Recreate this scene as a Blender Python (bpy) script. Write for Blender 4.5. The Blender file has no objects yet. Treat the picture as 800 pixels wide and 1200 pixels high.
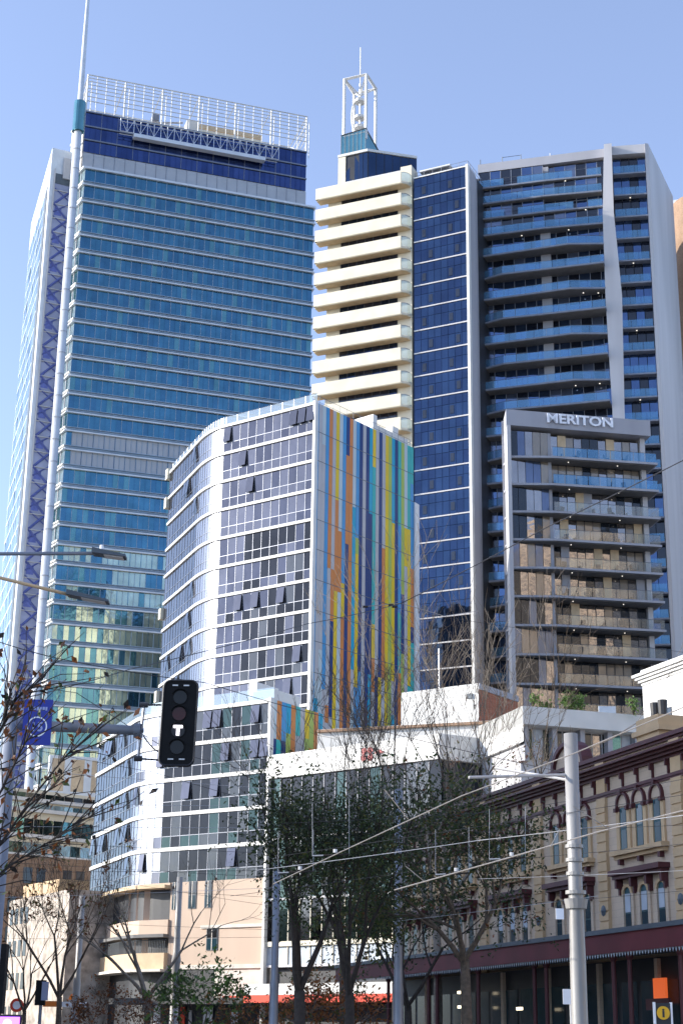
import bpy, math, random
from mathutils import Vector, Matrix
R = random.Random(7)
scene = bpy.context.scene
COL = scene.collection
PI = math.pi
# ------------------------------------------------------------------ camera
FPX = 1880.0; PITCH = math.radians(18.5); ROLL = math.radians(.8); CZ = 1.7
SP, CP = math.sin(PITCH), math.cos(PITCH)
cd = bpy.data.cameras.new('camera'); cam = bpy.data.objects.new('camera', cd); COL.objects.link(cam)
cam.matrix_world = Matrix.Translation((0, 0, CZ)) @ Matrix.Rotation(PI/2 + PITCH, 4, 'X') @ Matrix.Rotation(ROLL, 4, 'Z')
cd.sensor_fit = 'VERTICAL'; cd.sensor_height = 36; cd.lens = 36*FPX/1200
cd.clip_end = 5000; cd.clip_start = .1
scene.camera = cam
def ray(px, py):
    a = (px-400)/FPX; b = (600-py)/FPX
    x = a*math.cos(ROLL)-b*math.sin(ROLL); y = a*math.sin(ROLL)+b*math.cos(ROLL)
    return x, CP - y*SP, SP + y*CP
def at(px, py, Y):
    x, dy, z = ray(px, py); t = Y/dy
    return Vector((x*t, Y, CZ+z*t))
def atz(px, py, Z):
    x, dy, z = ray(px, py); t = (Z-CZ)/z
    return Vector((x*t, dy*t, Z))
# ------------------------------------------------------------------ materials
def _new(name):
    m = bpy.data.materials.new(name); m.use_nodes = True
    nt = m.node_tree; return m, nt, nt.nodes['Principled BSDF']
def paint(name, col, rough=.6, metal=0., var=.12, scale=1.5, bump=0., spec=.4, streak=False):
    m, nt, b = _new(name)
    b.inputs['Roughness'].default_value = rough; b.inputs['Metallic'].default_value = metal
    b.inputs['Specular IOR Level'].default_value = spec
    tc = nt.nodes.new('ShaderNodeTexCoord'); n = nt.nodes.new('ShaderNodeTexNoise')
    n.inputs['Scale'].default_value = scale; n.inputs['Detail'].default_value = 6
    src = tc.outputs['Object']
    if streak:
        mp = nt.nodes.new('ShaderNodeMapping'); mp.inputs['Scale'].default_value = (1, 1, .12)
        nt.links.new(src, mp.inputs[0]); src = mp.outputs[0]
    nt.links.new(src, n.inputs['Vector'])
    r = nt.nodes.new('ShaderNodeMapRange'); r.inputs['From Min'].default_value = .3; r.inputs['From Max'].default_value = .7
    r.inputs['To Min'].default_value = 1-var; r.inputs['To Max'].default_value = 1+var
    nt.links.new(n.outputs['Fac'], r.inputs['Value'])
    mx = nt.nodes.new('ShaderNodeVectorMath'); mx.operation = 'SCALE'; mx.inputs[0].default_value = col
    nt.links.new(r.outputs[0], mx.inputs['Scale']); nt.links.new(mx.outputs[0], b.inputs['Base Color'])
    if bump:
        bp = nt.nodes.new('ShaderNodeBump'); bp.inputs['Strength'].default_value = bump; bp.inputs['Distance'].default_value = .05
        nt.links.new(n.outputs['Fac'], bp.inputs['Height']); nt.links.new(bp.outputs[0], b.inputs['Normal'])
    return m
def glass(name, col, metal=.7, rough=.06, wav=.02, scale=.35, var=.15):
    m = paint(name, col, rough, metal, var, scale, 0, .8)
    nt = m.node_tree; b = nt.nodes['Principled BSDF']
    n = nt.nodes.new('ShaderNodeTexNoise'); n.inputs['Scale'].default_value = .6
    tc = nt.nodes.new('ShaderNodeTexCoord'); nt.links.new(tc.outputs['Object'], n.inputs['Vector'])
    bp = nt.nodes.new('ShaderNodeBump'); bp.inputs['Strength'].default_value = 1; bp.inputs['Distance'].default_value = wav
    nt.links.new(n.outputs['Fac'], bp.inputs['Height']); nt.links.new(bp.outputs[0], b.inputs['Normal'])
    return m
def clear(name, col, tr=.5):
    m, nt, b = _new(name)
    b.inputs['Base Color'].default_value = (*col, 1); b.inputs['Roughness'].default_value = .06; b.inputs['Metallic'].default_value = .5
    t = nt.nodes.new('ShaderNodeBsdfTransparent'); t.inputs[0].default_value = (.7, .85, .95, 1)
    mx = nt.nodes.new('ShaderNodeMixShader'); mx.inputs[0].default_value = 1-tr
    nt.links.new(t.outputs[0], mx.inputs[1]); nt.links.new(b.outputs[0], mx.inputs[2])
    nt.links.new(mx.outputs[0], nt.nodes['Material Output'].inputs['Surface'])
    return m
def brick(name, c1, c2, mortar, sc=3.0):
    m, nt, b = _new(name); b.inputs['Roughness'].default_value = .85
    tc = nt.nodes.new('ShaderNodeTexCoord'); sx = nt.nodes.new('ShaderNodeSeparateXYZ'); cx = nt.nodes.new('ShaderNodeCombineXYZ')
    nt.links.new(tc.outputs['Object'], sx.inputs[0])
    ad = nt.nodes.new('ShaderNodeMath'); ad.operation = 'SUBTRACT'
    nt.links.new(sx.outputs[0], ad.inputs[0]); nt.links.new(sx.outputs[1], ad.inputs[1])
    nt.links.new(ad.outputs[0], cx.inputs[0]); nt.links.new(sx.outputs[2], cx.inputs[1])
    bt = nt.nodes.new('ShaderNodeTexBrick'); bt.inputs['Scale'].default_value = sc
    bt.inputs['Color1'].default_value = (*c1, 1); bt.inputs['Color2'].default_value = (*c2, 1); bt.inputs['Mortar'].default_value = (*mortar, 1)
    bt.inputs['Mortar Size'].default_value = .012
    nt.links.new(cx.outputs[0], bt.inputs['Vector'])
    n = nt.nodes.new('ShaderNodeTexNoise'); n.inputs['Scale'].default_value = .5; n.inputs['Detail'].default_value = 8
    nt.links.new(tc.outputs['Object'], n.inputs['Vector'])
    r = nt.nodes.new('ShaderNodeMapRange'); r.inputs['To Min'].default_value = .75; r.inputs['To Max'].default_value = 1.25
    nt.links.new(n.outputs['Fac'], r.inputs['Value'])
    mx = nt.nodes.new('ShaderNodeVectorMath'); mx.operation = 'SCALE'
    nt.links.new(bt.outputs['Color'], mx.inputs[0]); nt.links.new(r.outputs[0], mx.inputs['Scale']); nt.links.new(mx.outputs[0], b.inputs['Base Color'])
    return m
def emit(name, col, s):
    m, nt, b = _new(name); b.inputs['Base Color'].default_value = (*col, 1)
    b.inputs['Emission Color'].default_value = (*col, 1); b.inputs['Emission Strength'].default_value = s
    return m
M = {}
M['white'] = paint('white_paint', (.66, .65, .62), .5, var=.08, scale=.6)
M['cool_white'] = paint('white_metal_panel', (.66, .68, .7), .4, .2, .08, .5)
M['cream'] = paint('cream_render', (.70, .64, .50), .6, var=.08, scale=.5)
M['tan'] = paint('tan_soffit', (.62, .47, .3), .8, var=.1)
M['grey'] = paint('grey_paint', (.36, .36, .39), .6, var=.1, scale=.4, streak=True)
M['grey_light'] = paint('light_grey_paint', (.5, .49, .5), .6, var=.1, scale=.4, streak=True)
M['grey_slab'] = paint('grey_slab_edge', (.2, .22, .27), .6, var=.12)
M['dark'] = paint('dark_metal', (.03, .032, .038), .5, var=.2)
M['darkwin'] = glass('dark_window', (.02, .025, .035), .0, .08)
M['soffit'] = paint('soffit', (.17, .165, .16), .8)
M['a1'] = glass('teal_glass', (.07, .195, .28), .85, .07)
M['a2'] = glass('teal_glass_deep', (.062, .17, .26), .85, .07)
M['a3'] = glass('teal_glass_green', (.11, .26, .29), .8, .08)
M['a4'] = glass('navy_glass', (.045, .075, .20), .8, .1)
M['a5'] = glass('navy_glass_deep', (.03, .055, .16), .8, .1)
M['agrey'] = paint('louvre_grey', (.42, .43, .45), .5, .1, .06, .3)
M['agr'] = paint('ledge_grey', (.30, .38, .46), .45, .2, .1, .5)
M['alow'] = glass('pale_reflect_glass', (.42, .50, .42), .7, .08, var=.2)  # pale tone put in for a cream building reflected low on the tower
M['awing'] = glass('pale_glass', (.36, .48, .52), .6, .12, var=.25, scale=.8)
M['ablue'] = paint('cobalt_panel', (.12, .15, .40), .4, .2, .2)
M['alight'] = paint('lilac_panel', (.33, .35, .48), .5, .2, .2, .3)
M['b1'] = glass('blue_glass', (.032, .058, .115), .85, .05)
M['b2'] = glass('blue_glass_deep', (.026, .046, .098), .85, .05)
M['c1'] = glass('slab_glass', (.09, .14, .26), .85, .06)
M['c2'] = glass('slab_glass_curtain', (.13, .16, .24), .6, .1)
M['c3'] = glass('slab_glass_open', (.012, .016, .03), .2, .08)
M['bal'] = clear('balustrade_glass', (.16, .34, .52), .42)
M['balw'] = clear('balustrade_glass_clear', (.5, .55, .55), .6)
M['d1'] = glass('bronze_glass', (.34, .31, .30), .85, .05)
M['d2'] = glass('beige_tone_glass', (.30, .25, .20), .3, .12)  # beige stands in for reflected buildings; also the podium's own brown glass
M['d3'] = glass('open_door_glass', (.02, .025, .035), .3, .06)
M['g1'] = glass('violet_glass', (.098, .095, .112), .85, .06, var=.1)
M['gc'] = glass('curve_glint_glass', (.30, .30, .33), .8, .17, wav=.004, var=.05)  # sun glint partly put into the colour, paler than the flat panes
M['g2'] = glass('violet_glass_deep', (.06, .06, .078), .85, .06)
M['g3'] = glass('charcoal_glass', (.026, .026, .029), .97, .06)  # darkened in place of the dark buildings the sunny fronts would mirror
M['g4'] = glass('charcoal_glass_blind', (.06, .06, .063), .8, .1)
M['g5'] = glass('green_spandrel_glass', (.03, .05, .048), .8, .08)
M['mull'] = paint('silver_mullion', (.22, .23, .26), .35, .6)
M['pink'] = paint('peach_panels', (.55, .42, .32), .8, var=.09, scale=.35, streak=True)
M['stucco'] = paint('weathered_stucco', (.42, .36, .30), .85, var=.45, scale=1.3)
M['resid'] = paint('beige_brickwork', (.56, .45, .33), .8, var=.1, scale=.3)
M['pinkband'] = paint('pale_render_band', (.66, .6, .52), .75)
M['brickr'] = brick('orange_brick', (.40, .13, .06), (.30, .09, .04), (.35, .3, .25), 3)
M['brickb'] = brick('tan_brick', (.36, .22, .14), (.28, .17, .1), (.35, .3, .24), 2)
M['hwall'] = brick('painted_render_blocks', (.60, .47, .35), (.57, .45, .335), (.52, .41, .31), .9)
M['hyel'] = paint('ochre_render', (.58, .41, .24), .75, var=.1, scale=1.2)
M['hred'] = paint('maroon_trim', (.09, .024, .028), .5, var=.15)
M['hawn'] = paint('maroon_awning', (.13, .022, .028), .6, var=.2, scale=.8)
M['hframe'] = paint('teal_window_frame', (.03, .10, .12), .5)
M['hglass'] = paint('sash_glass', (.02, .045, .06), .12, spec=.22)
M['hcurt'] = paint('pale_blind', (.45, .5, .56), .6)
M['slate'] = paint('slate_flashing', (.09, .11, .13), .5)
M['steel'] = paint('galvanised_steel', (.55, .54, .54), .38, .35, .12, 2)
M['pole'] = paint('painted_pole', (.31, .30, .29), .4, .1, .22, 2.5, streak=True)
M['polegrey'] = paint('grey_pole', (.24, .26, .31), .45, .3)
M['black'] = paint('black_plastic', (.008, .008, .009), .55, spec=.15)
M['wire'] = paint('dark_cable', (.03, .03, .035), .5)
M['brass'] = paint('contact_rod', (.40, .36, .32), .35, .5)
M['signblue'] = paint('blue_sign', (.02, .035, .30), .4)
M['signwhite'] = paint('sign_white', (.85, .86, .9), .5)
M['red'] = paint('red_fascia', (.72, .055, .02), .5)
M['redlogo'] = paint('faded_red', (.5, .09, .09), .5)
M['orange'] = paint('orange_sign', (.85, .22, .03), .5)
M['yellow'] = paint('yellow_sign', (.75, .42, .02), .5)
M['bark'] = paint('bark', (.10, .075, .055), .9, var=.4, scale=9, bump=.6)
M['barkd'] = paint('bark_dark', (.035, .028, .024), .9, var=.3, scale=9, bump=.6)
M['barkp'] = paint('bark_pale', (.24, .2, .16), .9, var=.3, scale=7, bump=.6)
M['asphalt'] = paint('asphalt', (.05, .05, .052), .85, var=.2, scale=4)
M['paving'] = paint('paving', (.25, .24, .22), .8, var=.15, scale=1)
M['roof'] = paint('roof_gravel', (.2, .2, .2), .9)
M['rail'] = paint('rail_steel', (.3, .29, .28), .35, .8)
def leafmat(name, c, s=.3):
    m = paint(name, c, .55, var=.35, scale=2.5)
    nt = m.node_tree; b = nt.nodes['Principled BSDF']
    t = nt.nodes.new('ShaderNodeBsdfTranslucent'); t.inputs[0].default_value = (c[0]*1.3, c[1]*1.4, c[2], 1)
    mx = nt.nodes.new('ShaderNodeMixShader'); mx.inputs[0].default_value = s
    nt.links.new(b.outputs[0], mx.inputs[1]); nt.links.new(t.outputs[0], mx.inputs[2])
    nt.links.new(mx.outputs[0], nt.nodes['Material Output'].inputs['Surface'])
    return m
M['leafd'] = leafmat('leaf_dark', (.028, .042, .02)); M['leafm'] = leafmat('leaf_mid', (.05, .075, .025))
M['leafy'] = leafmat('leaf_olive', (.10, .10, .03)); M['leafb'] = leafmat('leaf_brown', (.14, .05, .02))
M['leafo'] = leafmat('leaf_orange', (.32, .12, .04)); M['leafg'] = leafmat('leaf_bright', (.12, .2, .05))
PAN = {}
for k, c in dict(sky=(.06, .29, .56), cyan=(.01, .34, .52), navy=(.008, .04, .17), orange=(.62, .22, .06), yellow=(.74, .52, .02),
                 grey=(.46, .45, .46), lime=(.38, .48, .10), teal=(.04, .42, .40), amber=(.75, .28, .02), pale=(.48, .56, .58)).items():
    PAN[k] = paint('panel_'+k, c, .35, var=.05, scale=.5, spec=.15)
    PAN[k].node_tree.nodes['Principled BSDF'].inputs['Coat Weight'].default_value = .06; PAN[k].node_tree.nodes['Principled BSDF'].inputs['Coat IOR'].default_value = 1.5; PAN[k].node_tree.nodes['Principled BSDF'].inputs['Coat Roughness'].default_value = .03
# ------------------------------------------------------------------ mesh builder
BASE = {}
class MB:
    def __init__(s): s.v = []; s.f = []; s.m = []; s.mats = []
    def mi(s, m):
        if m not in s.mats: s.mats.append(m)
        return s.mats.index(m)
    def poly(s, pts, m):
        i = len(s.v); s.v += [tuple(p) for p in pts]; s.f.append(tuple(range(i, i+len(pts)))); s.m.append(s.mi(m))
    def hexa(s, c, m):
        i = len(s.v); s.v += [tuple(p) for p in c]; k = s.mi(m)
        for f in ((0,1,2,3), (7,6,5,4), (0,4,5,1), (1,5,6,2), (2,6,7,3), (3,7,4,0)):
            s.f.append(tuple(i+a for a in f)); s.m.append(k)
    def box(s, x0, x1, y0, y1, z0, z1, m):
        s.hexa([(x0,y0,z0),(x1,y0,z0),(x1,y1,z0),(x0,y1,z0),(x0,y0,z1),(x1,y0,z1),(x1,y1,z1),(x0,y1,z1)], m)
    def prism(s, pts, z0, z1, m, top=None):
        n = len(pts); i = len(s.v); k = s.mi(m)
        s.v += [(p[0], p[1], z0) for p in pts] + [(p[0], p[1], z1) for p in pts]
        for a in range(n):
            b = (a+1) % n; s.f.append((i+a, i+b, i+n+b, i+n+a)); s.m.append(k)
        s.f.append(tuple(range(i+n, i+2*n))); s.m.append(s.mi(top or m))
        s.f.append(tuple(range(i, i+n))); s.m.append(k)
    def tube(s, pts, rad, m, n=6, cap=True):
        pts = [Vector(p) for p in pts]; k = s.mi(m); i0 = len(s.v)
        if not isinstance(rad, (list, tuple)): rad = [rad]*len(pts)
        for j, p in enumerate(pts):
            d = (pts[min(j+1, len(pts)-1)] - pts[max(j-1, 0)])
            d = d.normalized() if d.length > 1e-9 else Vector((0,0,1))
            a = Vector((0,0,1)) if abs(d.z) < .9 else Vector((1,0,0))
            u = d.cross(a).normalized(); w = d.cross(u)
            for q in range(n):
                t = 2*PI*q/n; s.v.append(tuple(p + (u*math.cos(t)+w*math.sin(t))*rad[j]))
        for j in range(len(pts)-1):
            for q in range(n):
                a = i0+j*n+q; b = i0+j*n+(q+1) % n
                s.f.append((a, b, b+n, a+n)); s.m.append(k)
        if cap:
            s.f.append(tuple(range(i0, i0+n))); s.m.append(k)
            s.f.append(tuple(range(len(s.v)-n, len(s.v)))); s.m.append(k)
    def beam(s, a, b, r, m): s.tube([a, b], r, m, 4)
    def build(s, name, parent=None, smooth=False):
        me = bpy.data.meshes.new(name)
        bx = BASE.get(parent.name, Vector((0,0,0))) if parent else None
        if bx is None:
            xs = [v[0] for v in s.v]; ys = [v[1] for v in s.v]; zs = [v[2] for v in s.v]
            bx = Vector(((min(xs)+max(xs))/2, (min(ys)+max(ys))/2, min(zs)))
        me.from_pydata([(v[0]-bx.x, v[1]-bx.y, v[2]-bx.z) for v in s.v], [], s.f)
        for m in s.mats: me.materials.append(m)
        me.polygons.foreach_set('material_index', s.m)
        if smooth: me.polygons.foreach_set('use_smooth', [True]*len(s.f))
        me.update()
        o = bpy.data.objects.new(name, me); COL.objects.link(o)
        if parent: o.parent = parent; BASE[o.name] = bx
        else: o.location = bx; BASE[o.name] = bx
        return o
def tag(o, label=None, cat=None, group=None, kind=None):
    if label: o['label'] = label
    if cat: o['category'] = cat
    if group: o['group'] = group
    if kind: o['kind'] = kind
    return o
def thing(name, label, cat, loc, group=None):
    o = bpy.data.objects.new(name, None); COL.objects.link(o); o.location = loc
    o.empty_display_size = .1
    BASE[o.name] = Vector(loc); tag(o, label, cat, group); return o
def struct(name, mb): return tag(mb.build(name), kind='structure')
# ------------------------------------------------------------------ facade frame
class F:
    def __init__(s, p0, p1):
        s.p0 = Vector((p0[0], p0[1])); s.p1 = Vector((p1[0], p1[1])); d = s.p1-s.p0; s.L = d.length; s.d = d/s.L
        n = Vector((s.d.y, -s.d.x))
        if n.dot(-s.p0) < 0: n = -n
        s.n = n
    def pt(s, u, z, w=0):
        q = s.p0 + s.d*u + s.n*w; return Vector((q.x, q.y, z))
    def pl(s, u, w=0):
        q = s.p0 + s.d*u + s.n*w; return (q.x, q.y)
    def hit(s, px, py, w=0):
        x, y, z = ray(px, py); o = s.p0 + s.n*w
        t = s.n.dot(o)/(s.n.x*x + s.n.y*y)
        q = Vector((x*t, y*t)) - o
        return q.dot(s.d), CZ+z*t
    def U(s, px, py, w=0): return s.hit(px, py, w)[0]
    def Z(s, px, py, w=0): return s.hit(px, py, w)[1]
    def box(s, mb, u0, u1, z0, z1, w0, w1, m):
        mb.hexa([s.pt(u0,z0,w1), s.pt(u1,z0,w1), s.pt(u1,z0,w0), s.pt(u0,z0,w0), s.pt(u0,z1,w1), s.pt(u1,z1,w1), s.pt(u1,z1,w0), s.pt(u0,z1,w0)], m)
    def quad(s, mb, u0, u1, z0, z1, w, m, tilt=0.):
        a = R.uniform(-tilt, tilt)*(u1-u0); b = R.uniform(-tilt, tilt)*(z1-z0)
        mb.poly([s.pt(u0,z0,w), s.pt(u1,z0,w+a), s.pt(u1,z1,w+a+b), s.pt(u0,z1,w+b)], m)
    def plan(s, mb, uw, z0, z1, m, top=None): mb.prism([s.pl(u, w) for u, w in uw], z0, z1, m, top)
    def beam(s, mb, a, b, r, m): mb.beam(s.pt(*a), s.pt(*b), r, m)
def FY(px0, py0, Y0, px1, py1):
    a = at(px0, py0, Y0); b = atz(px1, py1, a.z)
    f = F(a, b); f.Z0 = a.z; return f
def text_mesh(txt, mat, place, name, parent, size=1., extrude=.1, bold=0.0):
    cu = bpy.data.curves.new('t', 'FONT'); cu.body = txt; cu.size = size; cu.extrude = extrude; cu.offset = bold
    cu.align_x = 'CENTER'; cu.resolution_u = 3
    to = bpy.data.objects.new('t', cu); COL.objects.link(to)
    bpy.context.view_layer.update()
    me = bpy.data.meshes.new_from_object(to.evaluated_get(bpy.context.evaluated_depsgraph_get()))
    mb = MB(); k = mb.mi(mat)
    mb.v = [tuple(place(v.co.x, v.co.y, v.co.z)) for v in me.vertices]
    mb.f = [tuple(p.vertices) for p in me.polygons]; mb.m = [k]*len(mb.f)
    bpy.data.objects.remove(to); bpy.data.meshes.remove(me)
    return mb.build(name, parent)
def dirz(mats): return R.choices([m for m, _ in mats], [w for _, w in mats])[0]

# ================================================================== A: tall blue office tower, left
fa = FY(101, 130, 300, 359, 178)
ZA = fa.Z0; WA = fa.L
a_root = thing('office_tower', 'tall teal glass office tower with white ledges, rooftop lattice screen and mast', 'building', fa.pt(WA/2, 0, -15))
zc = fa.Z(101, 197, 1.2); zb = fa.Z(64, 827, 1.2); hA = (zc-zb)/29
nb = int(zb/hA)
mb = MB(); fa.plan(mb, [(0, -.3), (WA, -.3), (WA, -34), (0, -34)], 0, ZA, M['agrey'], M['roof']); mb.build('wall', a_root)
# dark crown floors
zt = [ZA, fa.Z(101, 147), fa.Z(101, 163), fa.Z(101, 178)]
for i in range(3):
    mb = MB(); z1, z0 = zt[i], zt[i+1]
    u = 0; n = 42
    for j in range(n):
        fa.quad(mb, WA*j/n, WA*(j+1)/n, z0, z1-.2, .02, dirz([(M['a4'], 3), (M['a5'], 2)]), .003)
        fa.box(mb, WA*j/n-.05, WA*j/n+.05, z0, z1-.2, .02, .14, M['a5'] if j % 3 else M['mull'])
    fa.box(mb, -.1, WA+.1, z1-.3, z1, .0, .3, M['mull'])
    mb.build('window_band', a_root)
mb = MB(); fa.box(mb, 0, WA, zc, zt[3]-.35, 0, .3, M['agrey'])
for j in range(22): fa.box(mb, WA*j/22, WA*j/22+.08, zc, zt[3]-.35, .3, .36, M['mull'])
mb.build('louvre_panel', a_root)
UL, UR = .6, WA+1.6
sideA = F(fa.pl(UL-1.9, -5.5), fa.pl(UL, 1.2))
for i in range(29+nb):
    z1 = zc - i*hA; z0 = z1-hA
    mb = MB(); n = 46
    blank = i in (15, 16)
    gz = z0+.21*hA
    for j in range(n):
        ua, ub = UL+(UR-UL)*j/n, UL+(UR-UL)*(j+1)/n
        low = i > 19
        ms = [(M['a1'], 5), (M['a2'], 3), (M['a3'], .8+(1 if low else 0)+(2 if j < 12 and i in (12, 13) else 0))]
        m = M['agrey'] if blank and 1 <= j < n-8 else dirz(ms)
        if i > 20 and R.random() < (.8 if j > 8 else .35): m = M['alow']  # low floors get the panes with the reflection in their colour
        fa.quad(mb, ua, ub, gz, z1-.15, 1.2, m, .004)
        fa.box(mb, ua-.045, ua+.045, gz, z1-.15, 1.2, 1.32, M['a2'] if j % 2 else M['agr'])
    fa.box(mb, UL, UR, z0+.1, gz, .3, 1.22, M['agr'])
    for (f2, nn) in ((sideA, 6),):
        for j in range(nn): f2.quad(mb, f2.L*j/nn, f2.L*(j+1)/nn, gz, z1-.15, 0, dirz([(M['awing'], 2), (M['a3'], 1)]), .01)
        f2.box(mb, 0, f2.L, z0+.1, gz, -.6, .02, M['white'])
    mb.build('window_band', a_root)
    mb = MB()
    mb.prism([fa.pl(UL-2.1, -5.8), fa.pl(UL-.5, 1.7), fa.pl(UR+.4, 1.7), fa.pl(UR+.4, -2), fa.pl(UL+2, -6)], z0-.16, z0+.1, M['cool_white'])
    fa.box(mb, UL-.3, UR+.3, gz-.06, gz+.06, .8, 1.5, M['agr'])
    fa.box(mb, UL-.2, UR+.2, z0+.45, z0+.55, .8, 1.34, M['agr'])
    sideA.box(mb, 0, sideA.L, gz-.15, gz+.15, -.3, .35, M['white'])
    mb.build('ledge', a_root)
mb = MB(); mb.prism([fa.pl(UL-2.1, -5.8), fa.pl(UL-.5, 1.7), fa.pl(UR+.4, 1.7), fa.pl(UR+.4, -2), fa.pl(UL+2, -6)], zc-.2, zc+.25, M['cool_white']); mb.build('ledge', a_root)
# side core up to crown
mb = MB(); mb.prism([fa.pl(-1.6, -8), fa.pl(-.15, -.4), fa.pl(0, -8)], zc, ZA+1, M['white'])
for k in range(5):
    mb.prism([fa.pl(-1.8, -8.4), fa.pl(-.5, .1), fa.pl(0, -8)], zc+3.4*k, zc+3.4*k+.4, M['cool_white'])
mb.prism([fa.pl(UL-1.6, -5.0), fa.pl(UL, .6), fa.pl(UL+2, -9), fa.pl(UL-1, -20)], 0, zc-.5, M['cool_white']); mb.build('side_wall', a_root)
# crown lattice
zr = fa.Z(101, 86); mb = MB()
for w in (-.3, -14):
    for k in range(9):
        z = ZA+(zr-ZA)*(0, .3, .42, .54, .64, .74, .83, .92, 1)[k]
        r = .17 if k in (0, 8) else .12
        fa.beam(mb, (0, z, w), (WA+.2, z, w), r, M['white'])
    n = 24
    for j in range(n+1):
        u = WA*j/n; fa.beam(mb, (u, ZA, w), (u, zr, w), .2 if j % 4 == 0 else .09, M['white'])
        if j % 4 == 0:
            fa.beam(mb, (u, zr, w), (u, zr, -14 if w > -1 else -.3), .1, M['white'])
            fa.beam(mb, (u+1.2, ZA, w-2), (u+1.2, zr, w-2), .1, M['white'])
            for q in range(4): fa.beam(mb, (u, ZA+(zr-ZA)*q/4, w), (u+1.2, ZA+(zr-ZA)*(q+1)/4, w-2), .06, M['white'])
for u in (0, WA):
    for k in range(1, 6):
        z = ZA+(zr-ZA)*k/5; fa.beam(mb, (u, z, -.3), (u, z, -14), .1, M['white'])
    fa.beam(mb, (u, ZA, -14), (u, zr, -.3), .08, M['white']); fa.beam(mb, (u, ZA, -.3), (u, zr, -14), .08, M['white'])
mb.build('lattice_screen', a_root)
mb = MB()
for q in range(4): fa.box(mb, WA*.52, WA*.83, ZA+.8+q*1.7, ZA+1.9+q*1.7, -7-q*.4, -6.5-q*.4, M['tan'] if q % 2 else M['cream'])
fa.box(mb, WA*.08, WA*.9, ZA, ZA+1.2, -12, -3, M['white']); fa.box(mb, WA*.46, WA*.51, ZA, ZA+4.5, -6, -3, M['white'])
mb.build('roof_plant', a_root)
mb = MB(); fa.beam(mb, (WA*.33, ZA, -4), (WA*.33, ZA+4.4, -4), .35, M['steel']); fa.beam(mb, (WA*.30, ZA+2.6, -4), (WA*.44, ZA+3.4, -3), .25, M['steel'])
fa.box(mb, WA*.305, WA*.335, ZA+3.2, ZA+4.6, -4.6, -3.4, M['grey_slab']); mb.build('roof_crane', a_root)
# maintenance truss on the face
mb = MB(); ua, ub = fa.U(141, 150, 1.5), fa.U(326, 185, 1.5); z1, z0 = fa.Z(141, 139, 1.5), fa.Z(141, 154, 1.5)
for z in (z0, z1):
    for w in (.6, 1.8): fa.beam(mb, (ua, z, w), (ub, z, w), .09, M['cool_white'])
for j in range(25):
    u = ua+(ub-ua)*j/24; fa.beam(mb, (u, z0, 1.8), (u, z1, 1.8), .07, M['cool_white']); fa.beam(mb, (u, z1, 1.8), (u, z1, .6), .05, M['cool_white'])
    if j < 24: fa.beam(mb, (u, z0 if j % 2 else z1, 1.8), (ua+(ub-ua)*(j+1)/24, z1 if j % 2 else z0, 1.8), .05, M['cool_white'])
fa.box(mb, ua+3, ub-3, z0-.9, z0-.05, .6, 2, M['cool_white']); mb.build('maintenance_gantry', a_root)
# mast
pm = at(89, 190, 292)
mx_, my_ = pm.x, pm.y
zg0, zg1 = at(92, 150, 291).z, at(94, 117, 291).z
mb = MB(); mb.tube([(mx_, my_, 0), (mx_, my_, zg0)], .82, M['cool_white'], 18)
for k in range(40): mb.tube([(mx_, my_, zg0-k*4.6-.1), (mx_, my_, zg0-k*4.6+.1)], .87, M['steel'], 18)
mb.tube([(mx_, my_, zg1), (mx_, my_, zg1+14), (mx_, my_, zg1+46)], [.62, .5, .2], M['cool_white'], 12)
mast = mb.build('mast', a_root, True)
mb = MB(); mb.tube([(mx_, my_, zg0-.3), (mx_, my_, zg1)], 1.25, M['a3'], 18); mb.build('mast_collar', mast)
# left wing with lattice strip
pw0 = at(62, 173, 302); Zw = pw0.z; pw1 = atz(87, 179, Zw)
fw = F(pw0, pw1); fs = F(atz(37, 262, Zw), pw0)
mb = MB(); bk = (pw0.x+14, pw0.y+36)
mb.prism([fs.pl(0), fs.pl(fs.L), fw.pl(fw.L+6), (fw.pl(fw.L+6)[0], bk[1]), (fs.pl(0)[0]+6, bk[1]+8)], 0, Zw, M['cool_white'], M['roof'])
wing = mb.build('side_wing', a_root)
mb = MB(); zs = Zw-7.5
nfl = int(zs/hA)
for i in range(nfl):
    z1 = zs-i*hA
    for j in range(16):
        u0, u1 = fs.L*.02+fs.L*.78*j/16, fs.L*.02+fs.L*.78*(j+1)/16
        fs.quad(mb, u0, u1, z1-hA+.5, z1, .04, dirz([(M['awing'], 4), (M['a3'], 1)]), .012)
    fs.box(mb, 0, fs.L*.8, z1-hA, z1-hA+.35, 0, .07, M['cool_white'])
mb.build('window_band', wing)
mb = MB(); fs.box(mb, fs.L*.80, fs.L*.90, 0, zs, -.5, .12, M['slate']); mb.build('recess', wing)
mb = MB(); uL = .9
fw.box(mb, uL, fw.L-.05, 0, Zw-6, .02, .1, M['alight'])
fw.box(mb, uL, fw.L-.05, Zw-8.4, Zw-6.0, .1, .2, M['slate'])
k = 0; z = Zw-10
n = 0
while z > 3:
    for s in range(2):
        a = (uL+.3, z, .2) if (n+s) % 2 else (fw.L-.4, z, .2); b = (fw.L-.4, z-3.3, .2) if (n+s) % 2 else (uL+.3, z-3.3, .2)
        if s == 0: fw.beam(mb, a, b, .26, M['ablue'])
        else: fw.beam(mb, (a[0], a[1]+.4, .2), (b[0], b[1]+1.4, .2), .16, M['ablue'])
    fw.box(mb, uL, fw.L-.05, z-.12, z+.05, .1, .34, M['grey_light'])
    if n % 2: fw.box(mb, uL+.5, fw.L-1.8, z-2.6, z-.8, .1, .15, M['ablue'])
    z -= 3.3; n += 1
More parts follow.
